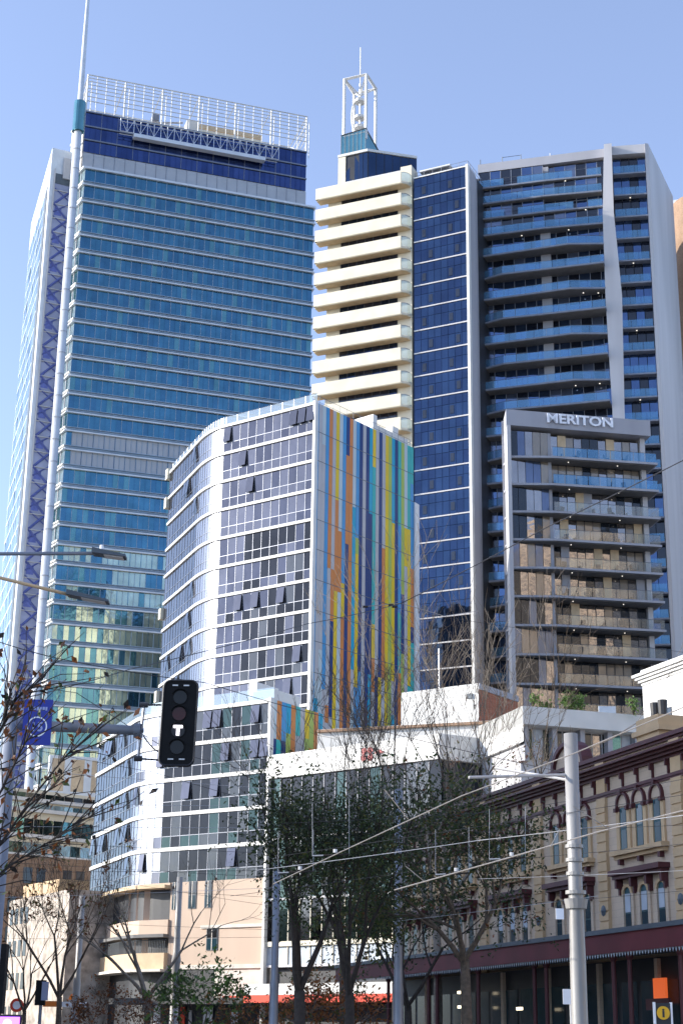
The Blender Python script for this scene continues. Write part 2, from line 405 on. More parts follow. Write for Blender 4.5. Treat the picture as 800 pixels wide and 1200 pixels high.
fw.box(mb, uL-.1, uL+.12, 0, Zw-5, .1, .4, M['grey_light']); fw.box(mb, fw.L-.25, fw.L, 0, Zw-5, .1, .4, M['grey_light'])
mb.build('bracing_panel', wing)
mb = MB(); fw.box(mb, fw.L*.55, fw.L, Zw-7, Zw-2, .02, .5, M['grey_light']); mb.build('cap_panel', wing)
# podium window box
mb = MB(); zq1, zq0 = fa.Z(64, 888, 4), fa.Z(64, 926, 4); u0, u1 = fa.U(58, 905, 4), fa.U(135, 905, 4)
fa.box(mb, u0, u1+6, zq0-.8, zq1+.6, 1.3, 3.6, M['cool_white'])
for k in range(7):
    a = u0+(u1-u0)*k/3.3
    fa.box(mb, a+.5, a+(u1-u0)/3.3-.9, zq0, zq1, 3.6, 3.64, M['d2'])
mb.build('podium_window', a_root)

# ================================================================== B: cream balcony tower + blue glass bay
fb = FY(483, 198, 188, 376, 220.5); fb = F(fb.p1, fb.p0); WB = fb.L
ztop = fb.Z(483, 198, 1.6)
hB = (fb.Z(372, 221, 1.6)-fb.Z(372, 449, 1.6))/9
b_root = thing('apartment_tower', 'cream apartment tower with stacked long balconies, blue glass bay and white rooftop turret', 'building', fb.pt(WB, 0, -8))
fg = F(fb.pl(WB+.0, 0), atz(546, 194, fb.Z0 if hasattr(fb, 'Z0') else fb.Z(483, 210)))
fg = FY(485, 209, fb.pl(WB, .2)[1]-.1, 546, 194.5); WG = fg.L; ZG = fg.Z0
zroofB = ztop+1
mb = MB(); fb.plan(mb, [(1.2, .1), (WB-.0, .1), (WB, -16), (2.5, -16)], 0, ztop-.5*hB, M['cream'], M['roof'])
fb.box(mb, WB-2.0, WB-.02, 0, ztop-.3, -1.6, .18, M['cream'])
mb.build('wall', b_root)
for i in range(20):
    z1 = ztop-i*hB; zf = z1-.46*hB
    if zf < 3: break
    mb = MB()
    o = [(0, 0), (0, 1.2), (.5, 1.6), (WB-.9, 1.6), (WB-.3, 1.1), (WB-.1, .2), (WB-.1, .15), (0, .15)]
    fb.plan(mb, o, zf-.28, zf, M['tan'] if 0 else M['cream'])
    fb.box(mb, 0, WB-1.0, zf-.2, z1, 1.45, 1.65, M['cream']); fb.box(mb, -.02, .16, zf-.2, z1, .15, 1.62, M['cream'])
    p = mb.build('balcony', b_root)
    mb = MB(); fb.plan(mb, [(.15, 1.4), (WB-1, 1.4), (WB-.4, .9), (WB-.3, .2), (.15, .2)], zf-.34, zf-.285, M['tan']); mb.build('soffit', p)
    mb = MB(); n = 5
    ca = [(WB-.95, 1.55), (WB-.55, 1.4), (WB-.3, 1.1), (WB-.12, .6), (WB-.1, .1)]
    for (a, b) in zip(ca, ca[1:]):
        mb.poly([fb.pt(a[0], zf, a[1]), fb.pt(b[0], zf, b[1]), fb.pt(b[0], z1-.1, b[1]), fb.pt(a[0], z1-.1, a[1])], M['balw'])
        mb.beam(fb.pt(a[0], z1-.1, a[1]), fb.pt(b[0], z1-.1, b[1]), .04, M['grey_slab'])
    mb.build('balustrade', p)
    mb = MB(); fb.box(mb, 3.2, WB-2.0, zf-.6*hB, zf-.3, .1, .25, M['dark'])
    for k in range(7):
        a = 3.2+(WB-5.2)*k/7; fb.quad(mb, a+.06, a+(WB-5.2)/7-.06, zf-.55*hB, zf-.32, .27, dirz([(M['b2'], 2), (M['c3'], 3)]), .01)
    mb.build('window_row', b_root)
# penthouse
zq = fb.Z(431, 176, -.8); zlo = ztop-.5*hB
uk_ = fb.U(431, 190, -.8)
cA, cB = Vector(fb.pl(2.3, -.8)), Vector(fb.pl(uk_, -.8)); cC = atz(488, 184.5, zq); cC = Vector((cC.x, cC.y)); cD = cC+Vector((-3, 9)); cE = cA+Vector((2.5, 9))
pA, pB_ = F(cA, cB), F(cB, cC)
mb = MB(); mb.prism([tuple(v) for v in (cA, cB, cC, cD, cE)], zlo, zq-.25, M['dark'])
mb.prism([tuple(v) for v in (pA.pl(-.15, .2), pA.pl(pA.L, .25), pB_.pl(pB_.L, .2), cD, cE)], zq-.247, zq+.12, M['white'], M['roof'])
pA.box(mb, -.1, 1.0, zlo, zq-.25, -.1, .12, M['cream'])
fb.box(mb, WB-1.6, WB-.04, zlo, ztop+1.5, -2, .25, M['cream'])
pent = mb.build('penthouse', b_root)
mb = MB()
for k in range(5): pA.quad(mb, 1.02+(pA.L-1.02)*k/5, 1.02+(pA.L-1.02)*(k+1)/5-.07, zlo, zq-.3, .03, M['b1'], .01)
for k in range(6): pB_.quad(mb, pB_.L*k/6+.04, pB_.L*(k+1)/6-.04, zlo, zq-.3, .03, M['b1'], .01)
mb.build('window_row', pent)
mb = MB(); fb.box(mb, 3.3, WB-1.3, ztop+.75, ztop+1.05, -.5, .2, M['white']); fb.box(mb, 3.3, WB-1.6, ztop-.5, ztop+.74, -.5, -.1, M['b2']); mb.build('lintel', pent)
mb = MB(); za = zq+.12
u0, u1 = 2.35, fb.U(428, 170, -1.2)
h5 = fb.U(446, 172, -5.0)
zbb = fb.Z(396, 160, -1.2)
pts = [fb.pl(u0, -1.2), fb.pl(u1, -1.2), fb.pl(h5, -5.0), fb.pl(u0+1.5, -6)]
i0 = [Vector((*p, za)) for p in pts]; i1 = [Vector((*p, zbb+dz)) for p, dz in zip(pts, (0, .35, -1.9, -1.9))]
mb.hexa(i0+i1, M['a3']); crown = mb.build('teal_crown', b_root)
mb = MB(); mb.beam(i1[0], i1[1], .12, M['slate']); mb.beam(i1[1], i1[2], .12, M['slate'])
for k in range(7): 
    q = i0[0].lerp(i0[1], k/6) + Vector((0, -.03, 0)); q2 = i1[0].lerp(i1[1], k/6)+Vector((0, -.03, 0)); mb.beam(q, q2, .035, M['slate'])
mb.build('trim', crown)
# turret frame
mb = MB(); T0 = zbb-1.2; T1 = fb.Z(398, 97, -2)
ua, ub = u0+.3, u1-.05; uz = fb.U(440, 120, -5.2); cs = [(ua, -1.4), (ub, -1.4), (uz, -5.2), (uz-(ub-ua), -5.2)]
for c in cs: mb.beam(fb.pt(c[0], T0, c[1]), fb.pt(c[0], T1, c[1]), .22, M['white'])
for zz in (T0+1.0, T1-.1):
    for a, b in zip(cs, cs[1:]+cs[:1]): mb.beam(fb.pt(a[0], zz, a[1]), fb.pt(b[0], zz, b[1]), .24, M['white'])
fb.plan(mb, cs, T0+1.0, T0+1.15, M['white'])
cu_, cw_ = sum(c[0] for c in cs)/4, -3.3
for c in cs:
    mb.beam(fb.pt(c[0], T1, c[1]), fb.pt(cu_, T1-2.0, cw_), .12, M['white']); mb.beam(fb.pt(c[0], T0, c[1]), fb.pt(cu_, T0+2.4, cw_), .12, M['white'])
mb.tube([fb.pt(cu_+1.25*math.cos(t), T0+1.2+(T1-T0-2.4)*(.5+.36*math.sin(t)), cw_+.2*math.sin(t)) for t in [PI/2+PI*k/10 for k in range(11)]], .16, M['white'])
for zz in (.3, .45, .7): fb.plan(mb, [(cu_+.8*math.cos(k*PI/4), cw_+.8*math.sin(k*PI/4)) for k in range(8)], T0+(T1-T0)*zz, T0+(T1-T0)*zz+.35, M['white'])
mb.beam(fb.pt(cu_, T0, cw_), fb.pt(cu_, T1, cw_), .16, M['white'])
fb.beam(mb, (cu_, T1-2, cw_), (cu_, fb.Z(419, 57, -3.4), cw_), .07, M['white'])
mb.build('roof_turret', b_root)
# glass bay
mb = MB(); fg.plan(mb, [(0, -.2), (WG, -.2), (WG, -18), (0, -18)], 0, ZG, M['dark'], M['roof']); bay = mb.build('glass_bay', b_root)
z = ZG
hG = hB
i = 0
while z-hG > 2 and i < 30:
    mb = MB(); n = 8
    for j in range(n):
        u0, u1 = WG*j/n, WG*(j+1)/n
        w_ = dirz([(M['b1'], 4), (M['b2'], 3)])
        fg.quad(mb, u0+.03, u1-.03, z-hG*.42, z-.1, 0, w_, .006); fg.quad(mb, u0+.03, u1-.03, z-hG+.1, z-hG*.42-.05, 0, dirz([(M['b1'], 3), (M['b2'], 3)]), .006)
        fg.box(mb, u0-.025, u0+.025, z-hG, z-.1, 0, .05, M['b2'])
    if i % 1 == 0:
        for j in ((2, 6) if i % 2 else (1, 5)):
            fg.box(mb, WG*j/n+.2, WG*(j+1)/n-.2, z-hG+.5, z-hG*.5, .02, .06, M['c3'])
    fg.box(mb, 0, WG, z-.12, z+.04, -.1, .12, M['grey_light'] if i else M['white'])
    mb.build('window_row', bay); z -= hG; i += 1
mb = MB(); fg.box(mb, WG, WG+.35, 0, ZG+.1, -.3, .35, M['white']); mb.build('edge_fin', bay)
mb = MB()
for (a, b) in (((0, -.4), (WG, -.4)), ((WG, -.4), (WG, -6))):
    for hh in (.5, 1.0): fg.beam(mb, (a[0], ZG+hh, a[1]), (b[0], ZG+hh, b[1]), .03, M['grey_slab'])
    for k in range(6): fg.beam(mb, (a[0]+(b[0]-a[0])*k/6, ZG, a[1]+(b[1]-a[1])*k/6), (a[0]+(b[0]-a[0])*k/6, ZG+1, a[1]+(b[1]-a[1])*k/6), .03, M['grey_slab'])
mb.build('railing', bay)
mb = MB(); fg.box(mb, 0, WG*.5, ZG, ZG+2.3, -7, -3, M['b1']); fg.box(mb, -.3, WG*.55, ZG+2.3, ZG+2.55, -7.3, -2.5, M['white']); mb.build('roof_plant', bay)

# ================================================================== C: grey slab tower
pc = fg.pl(WG+.35, -7.0)
zc0 = None
cc = at(564, 196, pc[1])
fc0 = FY(564, 193, pc[1], 712, 174)
fc = F(fc0.p0, fc0.p1); WC = fc.L; ZC = fc0.Z0
u757 = FY(712, 174, fc.pl(WC)[1], 758, 170.5)
fr = F(u757.p0, u757.p1); WR = fr.L
c_root = thing('apartment_tower', 'grey slab apartment tower with rows of blue glass balconies behind the smaller signed block', 'building', fc.pt(WC/2, 0, -8))
side = F(fr.pl(WR), atz(787, 232, ZC))
mb = MB()
mb.prism([fc.pl(-1.3, -1.5), fc.pl(WC, -1.5), fr.pl(WR-.3, -1.5), (fr.pl(WR)[0]+3, fr.pl(WR)[1]+15), (fc.pl(0)[0]+4, fc.pl(0)[1]+19)], 0, ZC-1.2, M['dark'], M['roof']); mb.build('core', c_root)
mb = MB(); retf = F(fg.pl(WG+.35, -.3), fc.pl(-.35, -.6))
mb.prism([fg.pl(WG+.35, -.3), fc.pl(-.2, .2), fc.pl(-.2, -2), fg.pl(WG+.35, -2)], 0, ZG-.2, M['grey']); mb.build('return_wall', c_root)
mb = MB(); fc.box(mb, -.5, WC+.3, ZC-1.25, ZC, -2, .1, M['grey']); fr.box(mb, .31, WR, ZC-1.1, ZC+.2, -2, .12, M['grey_light'])
mb.build('roof_fascia', c_root)
q0 = side.pl(0, .1); q1 = side.pl(side.L, .1); q2 = side.pl(side.L, -.5); q3 = side.pl(0, -.5)
mb = MB(); mb.prism([fr.pl(WR-.35, .25), q0, q1, q2, fr.pl(WR-.35, -1.5)], 0, ZC+.25, M['grey_light']); mb.build('side_wall', c_root)
# column between the two parts, with kinked outline
mb = MB(); zs_ = [0]; 
kk = [(0, 0, 0), (40, 0, .1), (ZC-38, .15, 0), (ZC-22, -.1, .35), (ZC-10, .0, -.2), (ZC+.2, .55, -.1)]
for (za, a0, b0), (zb_, a1, b1) in zip(kk, kk[1:]):
    mb.hexa([fc.pt(WC-1.0+a0, za, .9), fr.pt(.55+b0, za, .9), fr.pt(.55+b0, za, -1.5), fc.pt(WC-1.0+a0, za, -1.5),
             fc.pt(WC-1.0+a1, zb_, .9), fr.pt(.55+b1, zb_, .9), fr.pt(.55+b1, zb_, -1.5), fc.pt(WC-1.0+a1, zb_, -1.5)], M['grey_light'])
mb.build('column', c_root)
cyl = [200.6, 219.5, 237.5, 257.5, 283]
zl = [fc.Z(705, y+1, 1) for y in cyl]; hC = 25.6*(fc.Z(705, 400)-fc.Z(705, 401))
hC = hB
while zl[-1]-hC > 4: zl.append(zl[-1]-hC)
prevz = ZC-1.25
def lightdot(mb, p, r=.09):
    mb.tube([p, p+Vector((0, 0, -.06))], r, M['lamp'], 8)
M['lamp'] = emit('downlight', (1, .93, .8), .45)
for i, z in enumerate(zl):
    mb = MB()
    big = i >= 4
    if not big: o = [(-.3, -1.5), (-.5, .9), (WC*.5, .9+.2*(i % 2)), (WC-1.0, .6), (WC-1.0, -1.5)]
    elif i % 2 == 0: o = [(-1.2, -1.5), (-1.4, 1.0), (WC*.68, 1.9), (WC-1.0, .9), (WC-1.0, -1.5)]
    else: o = [(-.4, -1.5), (-.3, .6), (WC*.16, 1.7), (WC-1.0, 1.9), (WC-1.0, -1.5)]
    fc.plan(mb, o, z-.22, z, M['grey_slab'])
    p = mb.build('balcony', c_root)
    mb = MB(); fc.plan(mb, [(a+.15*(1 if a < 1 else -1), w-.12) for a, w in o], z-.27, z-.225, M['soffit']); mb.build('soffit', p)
    mb = MB()
    rim = o[1:4]
    for a, b in zip(rim, rim[1:]):
        n = max(2, int((b[0]-a[0])/1.6))
        for k in range(n):
            qa = (a[0]+(b[0]-a[0])*k/n, a[1]+(b[1]-a[1])*k/n); qb = (a[0]+(b[0]-a[0])*(k+1)/n-.05, a[1]+(b[1]-a[1])*(k+1)/n)
            if not big and k == n//2 and i in (0, 2): continue
            mb.poly([fc.pt(qa[0], z+.05, qa[1]-.1), fc.pt(qb[0], z+.05, qb[1]-.1), fc.pt(qb[0], z+1.05, qb[1]-.1), fc.pt(qa[0], z+1.05, qa[1]-.1)], M['bal'])
        mb.beam(fc.pt(a[0], z+1.07, a[1]-.1), fc.pt(b[0], z+1.07, b[1]-.1), .03, M['mull'])
    mb.build('balustrade', p)
    if R.random() < .6:
        mb = MB()
        for k in range(R.choice((1, 1, 2))):
            lightdot(mb, fc.pt(R.uniform(2, WC-2), z-.28, R.uniform(0, .8)))
        mb.build('ceiling_light', p)
    mb = MB(); zt_ = prevz-.28; n = 12; flush = not big
    for k in range(n):
        u0, u1 = WC*k/n-.2, WC*(k+1)/n-.25
        m = dirz([(M['c1'], 5), (M['c2'], 2), (M['c3'], 3)])
        ww = (.35 if (k < 6 or i % 2) and flush else -.45)
        fc.quad(mb, u0, u1, z+.05, zt_, ww, m, .008)
        fc.box(mb, u1-.02, u1+.07, z+.05, zt_, ww-.1, ww+.06, M['grey_slab'])
    if R.random() < .6: fc.box(mb, WC*.45, WC*.45+1.3, z+.05, zt_, -.43, -.1, M['grey'])
    mb.build('window_row', c_root)
    prevz = z
prevz = ZC-1.1
zz = fr.Z(757, 199, .5); i = 0
while zz > 4:
    mb = MB(); fr.plan(mb, [(.5, -1.5), (.5, .2), (WR-.4, .2), (WR-.4, -1.5)], zz-.2, zz, M['grey_slab']); p = mb.build('balcony', c_root)
    mb = MB()
    for k in range(3): fr.quad(mb, .55+(WR-1)*k/3, .55+(WR-1)*(k+1)/3-.05, zz+.03, zz+1.05, .12, M['bal'])
    mb.build('balustrade', p)
    mb = MB()
    for k in range(4): fr.quad(mb, .5+(WR-.8)*k/4, .5+(WR-.8)*(k+1)/4-.08, zz+.05, prevz-.22, -.8, dirz([(M['c1'], 2), (M['c3'], 4)]), .008)
    mb.build('window_row', c_root)
    if i % 3 == 1:
        mb = MB(); lightdot(mb, fr.pt(WR*.5, zz-.22, -.4)); mb.build('ceiling_light', p)
    prevz = zz; zz -= hC; i += 1
mb = MB(); u0, u1 = fc.U(586, 185), fc.U(608, 185)
for u in (u0, u1, u0-3): fc.beam(mb, (u, ZC, -1.5), (u, ZC+1.7, -1.5), .05, M['slate'])
for hh in (.7, 1.6): fc.beam(mb, (u0, ZC+hh, -1.5), (u1, ZC+hh, -1.5), .04, M['slate'])
fc.beam(mb, (WC*.53, ZC, -2), (WC*.53, ZC+1.6, -2), .05, M['white']); fc.beam(mb, (WC*.5, ZC+.6, -2), (WC*.6, ZC+.5, -2), .08, M['white'])
mb.build('roof_railing', c_root)

# ================================================================== E: towers at the right edge
pe = at(786, 235, 205)
mb = MB(); mb.prism([(pe.x, pe.y), (pe.x+1.4, pe.y-.6), (pe.x+1.6, pe.y+10), (pe.x+.2, pe.y+10)], 0, pe.z, M['cool_white'])
E = thing('apartment_tower', 'brown tower with white fin cut off by the right edge of the photo', 'building', (pe.x+5, pe.y+5, 0))
mb.build('fin', E)
pe2 = at(794, 222, 200); mb = MB()
rr = 5; c0 = (pe2.x+rr, pe2.y+rr)
pts = [(c0[0]-rr*math.cos(t), c0[1]-rr*math.sin(t)) for t in [PI*k/16 for k in range(17)]] + [(c0[0]+rr, c0[1]+18), (c0[0]-rr, c0[1]+18)]
mb.prism(pts, 0, pe2.z, M['brickb'], M['roof']); mb.build('wall', E)
for i in range(24):
    mb = MB(); z = pe2.z-4-i*3.2
    q = [(c0[0]-(rr+.05)*math.cos(t), c0[1]-(rr+.05)*math.sin(t)) for t in [PI*(k+4)/16 for k in range(9)]]
    for a, b in zip(q, q[1:]): mb.poly([(a[0], a[1], z), (b[0], b[1], z), (b[0], b[1], z+1.7), (a[0], a[1], z+1.7)], M['c3'])
    mb.build('window_row', E)

M['bald'] = clear('balcony_glass_pale', (.55, .5, .42), .6)
# ================================================================== D: smaller block with the sign
fd = FY(593, 479.5, 163, 761, 493); WD = fd.L; ZD = fd.Z0
d_root = thing('hotel_block', 'smaller grey apartment block with a lettered white sign on its roof fascia and deep balconies', 'building', fd.pt(WD/2, 0, -6))
mb = MB(); fd.plan(mb, [(.3, -3.2), (WD-.6, -3.2), (WD+2, -15), (WD*.45, -15)], 0, ZD-.1, M['grey'], M['roof']); mb.build('core', d_root)
mb = MB(); zf = fd.Z(597, 498)
fd.plan(mb, [(-.05, 0), (WD, 0), (WD, -3), (.5, -3)], zf, ZD, M['grey']); fasc = mb.build('roof_fascia', d_root)
mb = MB(); fd.plan(mb, [(0, .02), (.42, .02), (.62, -3.2), (.58, -3.2)], 0, zf-.003, M['grey_light']); mb.build('edge_wall', d_root)
mb = MB(); fd.box(mb, WD-.95, WD-.4, 0, zf-.003, -3.2, -.9, M['grey_light']); mb.build('edge_wall', d_root)
uM = fd.U(641, 490); uN = fd.U(716, 495); zm0 = fd.Z(680, 498.5); 
sz = (fd.Z(680, 487.5)-zm0)/.72
text_mesh('MERITON', M['signwhite'], lambda x, y, z: fd.pt((uM+uN)/2+x*1.17, zm0+y, .16+z), 'sign_lettering', fasc, sz*.98, .08, .035)
zz = fd.Z(647, 528, 2)
hD = (fd.Z(647, 528, 1.2)-fd.Z(655, 795, 1.2))/8.
prevz = zf
balc = []
i = 0
while zz > 10:
    mb = MB(); uk = WD*.30
    o = [(.42, -3.2), (.42, -.4), (uk, .5), (WD+.35, .75), (WD+.35, -2.2), (WD-.9, -3.2)]
    fd.plan(mb, o, zz-.24, zz, M['grey']); p = mb.build('balcony', d_root)
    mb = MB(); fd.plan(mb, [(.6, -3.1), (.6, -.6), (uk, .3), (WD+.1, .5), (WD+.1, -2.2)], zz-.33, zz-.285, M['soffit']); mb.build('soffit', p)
    mb = MB(); n = 9
    rim = [(uk, .42), (WD+.25, .66), (WD+.25, -2.0)]
    for a, b in zip(rim, rim[1:]):
        L = math.hypot(b[0]-a[0], b[1]-a[1]); n = max(2, round(L/1.25))
        for k in range(n):
            qa = (a[0]+(b[0]-a[0])*(k+.03)/n, a[1]+(b[1]-a[1])*(k+.03)/n); qb = (a[0]+(b[0]-a[0])*(k+.97)/n, a[1]+(b[1]-a[1])*(k+.97)/n)
            mb.poly([fd.pt(qa[0], zz+.04, qa[1]), fd.pt(qb[0], zz+.04, qb[1]), fd.pt(qb[0], zz+1.05, qb[1]), fd.pt(qa[0], zz+1.05, qa[1])], M['bal'] if i < 2 else M['bald'])
        mb.beam(fd.pt(a[0], zz+1.08, a[1]), fd.pt(b[0], zz+1.08, b[1]), .025, M['mull'])
    mb.build('balustrade', p)
    mb = MB(); lightdot(mb, fd.pt(WD*.42, zz-.34, -.2), .06); lightdot(mb, fd.pt(WD*.76, zz-.34, -.2), .06); mb.build('ceiling_light', p)
    mb = MB(); zt_ = prevz-.34; n = 11
    # left angled window panes
    for k in range(5):
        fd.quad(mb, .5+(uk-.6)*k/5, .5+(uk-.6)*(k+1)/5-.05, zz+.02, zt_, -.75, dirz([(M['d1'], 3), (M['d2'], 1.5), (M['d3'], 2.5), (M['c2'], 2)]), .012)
    fd.box(mb, uk-.15, uk+.2, zz, zt_, -3.2, -.7, M['grey'])
    for k in range(n):
        u0 = uk+.2+(WD-1.1-uk-.2)*k/n; u1 = u0+(WD-1.3-uk)/n
        r_ = R.random()
        if r_ < .16: fd.box(mb, u0, u1, zz, zt_, -3.2, -1.15, M['grey'] if R.random() < .5 else M['tan'])
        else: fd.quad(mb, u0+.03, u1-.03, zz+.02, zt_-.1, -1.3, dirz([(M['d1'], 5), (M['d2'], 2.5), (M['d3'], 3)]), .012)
        fd.box(mb, u0-.03, u0+.03, zz, zt_, -1.4, -1.24, M['dark'])
    mb.build('window_row', d_root)
    balc.append(zz); prevz = zz; zz -= hD; i += 1
# balcony chairs (copies)
def chair_proto():
    t = thing('balcony_chair', 'small dark outdoor chair on a balcony of the signed apartment block', 'chair', (0, 0, 0), 'chairs on the balconies of the signed block')
    mb = MB(); mb.box(-.28, .28, -.28, .28, .38, .45, M['dark'])
    for x in (-.25, .25):
        for y in (-.25, .25): mb.box(x-.02, x+.02, y-.02, y+.02, 0, .38, M['dark'])
    mb.build('seat', t); mb = MB(); mb.hexa([(-.28,.22,.45),(.28,.22,.45),(.28,.28,.45),(-.28,.28,.45),(-.28,.32,.95),(.28,.32,.95),(.28,.38,.95),(-.28,.38,.95)], M['dark']); mb.build('backrest', t)
    return t
def copy_tree(o):
    c = o.copy(); COL.objects.link(c)
    for ch in o.children:
        d = ch.copy(); COL.objects.link(d); d.parent = c
    return c
def dprot(n):
    proto = chair_proto(); first = True
    for zb_ in balc[:8]:
        for k in range(5):
            o = proto if first else copy_tree(proto); first = False
            q = fd.pt(WD*(.36+.12*k+R.uniform(-.03, .03)), zb_, R.uniform(-1.2, -.2)); o.location = q; o.rotation_euler.z = R.uniform(0, 6.28)
dprot(5)

# ================================================================== G: mid glass building with coloured end wall
fG = FY(370, 471, 142, 246, 503); fG = F(fG.p1, fG.p0); ZGG = fG.Z(370, 471); WGf = fG.L
cor = Vector((*fG.pl(0), 0)); lft = atz(200, 553, ZGG)
fL = F(lft, cor)
g_root = thing('apartment_building', 'white banded glass building with a rounded corner and a multicoloured striped end wall', 'building', fG.pt(WGf/2, 0, -6))
def rounded(F1, F2, a, b, n=6):
    """polyline: along F1 to a metres before its end, curve, then along F2 from b"""
    P0 = Vector(F1.pl(F1.L-a)); P1 = Vector(F1.pl(F1.L)); P2 = Vector(F2.pl(b))
    out = [Vector(F1.pl(0))]
    for k in range(n+1):
        t = k/n; out.append(P0*(1-t)**2 + P1*2*t*(1-t) + P2*t*t)
    out.append(Vector(F2.pl(F2.L))); return out
def offs(pts, w):
    out = []
    for i, p in enumerate(pts):
        a = pts[max(i-1, 0)]; b = pts[min(i+1, len(pts)-1)]
        d = (b-a).normalized(); n = Vector((d.y, -d.x))
        out.append(p+n*w)
    return out
def strip(mb, pts, z0, z1, w0, w1, m):
    A, B = offs(pts, w1), offs(pts, w0)
    for i in range(len(pts)-1):
        mb.hexa([(*A[i], z0), (*A[i+1], z0), (*B[i+1], z0), (*B[i], z0), (*A[i], z1), (*A[i+1], z1), (*B[i+1], z1), (*B[i], z1)], m)
def curved_floor(root, pts, z0, z1, mats, band=.36, pane=1.0, openp=.1, lower=True, openmat=None):
    mb = MB(); strip(mb, pts, z1-band, z1, -.3, .16, M['white']); mb.build('floor_band', root)
    mb = MB(); gt = z1-band; sp = z0+(gt-z0)*.36
    sashes = []
    for i in range(len(pts)-1):
        f = F(pts[i], pts[i+1])
        if f.n.dot(Vector((f.d.y, -f.d.x))) < 0: pass
        n = max(1, round(f.L/pane))
        for k in range(n):
            u0, u1 = f.L*k/n, f.L*(k+1)/n
            op = R.random() < openp and u1-u0 > .6
            m = dirz(mats(f, (u0+u1)/2, z0))
            f.quad(mb, u0+.03, u1-.03, sp+.04, gt, 0, M['darkwin'] if op else m, .006)
            if lower: f.quad(mb, u0+.03, u1-.03, z0, sp-.04, 0, dirz(mats(f, (u0+u1)/2, z0)), .006)
            f.box(mb, u0-.022, u0+.022, z0, gt, -.02, .03, M['mull'])
            if op: sashes.append((f, u0+.08, u1-.08, sp+.1, gt-.08, m))
        f.box(mb, 0, f.L, sp-.025, sp+.025, -.02, .03, M['mull'])
    row = mb.build('window_row', root)
    for (f, a, b, c, d, m) in sashes:
        s = MB(); w = .26; m = M['g1']
        s.hexa([f.pt(a, c, w+.04), f.pt(b, c, w+.04), f.pt(b, c, w), f.pt(a, c, w), f.pt(a, d, .12), f.pt(b, d, .12), f.pt(b, d, .08), f.pt(a, d, .08)], m)
        s.build('open_sash', row)
gp = rounded(fL, fG, 3.2, 1.9, 10)
hg = (ZGG-fG.Z(363, 787))/9.
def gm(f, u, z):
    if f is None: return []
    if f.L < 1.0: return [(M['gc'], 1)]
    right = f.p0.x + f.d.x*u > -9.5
    if z < ZGG-4.4*hg and right: return [(M['g3'], 5), (M['g2'], 3), (M['g4'], 2), (M['g1'], 1)]  # dark reflection at lower right put in as darker panes
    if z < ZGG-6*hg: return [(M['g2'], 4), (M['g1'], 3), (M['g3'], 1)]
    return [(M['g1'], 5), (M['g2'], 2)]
pe_ = FY(370, 471, 142, 484, 525); fe = F(pe_.p0, pe_.p1); WE = fe.L
mb = MB(); inner = offs(gp, -.35)
mb.prism([tuple(p) for p in inner] + [fe.pl(WE-.1, -.1), (fe.pl(WE)[0]-9, fe.pl(WE)[1]+8), (inner[0][0]+8, inner[0][1]+5)], 0, ZGG-.2, M['dark'], M['roof']); mb.build('core', g_root)
zb_ = ZGG
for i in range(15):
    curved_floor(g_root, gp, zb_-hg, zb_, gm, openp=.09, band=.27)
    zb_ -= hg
    if zb_ < 14: break
zlowG = zb_
mb = MB(); fG.box(mb, WGf-.16, WGf+.12, zlowG, ZGG+.1, -.3, .2, M['white']); mb.build('corner_post', g_root)
print('G normals', fL.n, fG.n, 'D', fd.n, 'stripe', fe.n, 'need', (-.67,-.74))
# coloured wall
seq = ['sky','grey','pale','sky','orange','grey','yellow','pale','sky','navy','orange','pale','sky','navy','grey','navy','cyan','yellow','grey','navy','grey','yellow','lime','cyan','navy','teal','lime','pale','teal','teal']
alt = ['orange','grey','sky','yellow','grey','pale','navy','cyan','orange','teal','yellow','navy','lime','sky','cyan','grey','orange']
mb = MB(); n = len(seq); zend = 12
fe.box(mb, 0, WE, 0, ZGG-.05, -.3, -.05, M['grey_slab'])
cols_ = []
for k, c in enumerate(seq):
    u0, u1 = WE*k/n, WE*(k+1)/n
    z = ZGG; cc_ = c
    zmin = zend
    while z > zmin:
        h_ = R.choice((1.6, 3.3, 5, 6, 9, 13)) if z < ZGG-9 else R.choice((4, 9, 12, 16))
        z0 = max(zmin, z-h_)
        fe.box(mb, u0+.01, u1-.01, z0+.01, z, -.05, .03, PAN[cc_])
        z = z0; cc_ = R.choice([c, c, R.choice(alt), R.choice(alt)])
z = ZGG-hg
while z > zend: fe.box(mb, 0, WE, z-.03, z+.03, .03, .045, M['slate']); z -= hg
mb.build('striped_wall', g_root)
mb = MB(); fe.plan(mb, [(WE, .2), (WE+1.0, 0), (WE+1.2, -1.4), (WE, -1.6)], 0, fe.Z(487, 590), M['cool_white']); mb.build('end_panel', g_root)
# roof balustrade
mb = MB(); zr_ = ZGG+1.0
gp2 = offs(gp, -.25)
for a, b in zip(gp2, gp2[1:]):
    n = max(1, round((b-a).length/1.4))
    for k in range(n):
        qa = a.lerp(b, k/n); qb = a.lerp(b, (k+1)/n); mb.poly([(*qa, ZGG), (*qb, ZGG), (*qb, zr_), (*qa, zr_)], M['balw']); mb.beam((*qa, ZGG), (*qa, zr_), .02, M['mull'])
    mb.beam((*a, zr_), (*b, zr_), .025, M['mull'])
for hh in (.4, 1.0): fe.beam(mb, (0, ZGG+hh, -.4), (WE, ZGG+hh, -.4), .025, M['grey_slab'])
for k in range(16): fe.beam(mb, (WE*k/15, ZGG, -.4), (WE*k/15, ZGG+1, -.4), .02, M['grey_slab'])
mb.build('roof_balustrade', g_root)
mb = MB(); fe.box(mb, WE*.62, WE*.66, ZGG, ZGG+2.0, -3, -.6, M['white']); fe.box(mb, WE*.66, WE*.99, ZGG-.05, ZGG+1.0, -4, -.6, M['white']); fe.box(mb, WE*.86, WE*.92, ZGG+1, ZGG+2, -3, -1, M['white'])
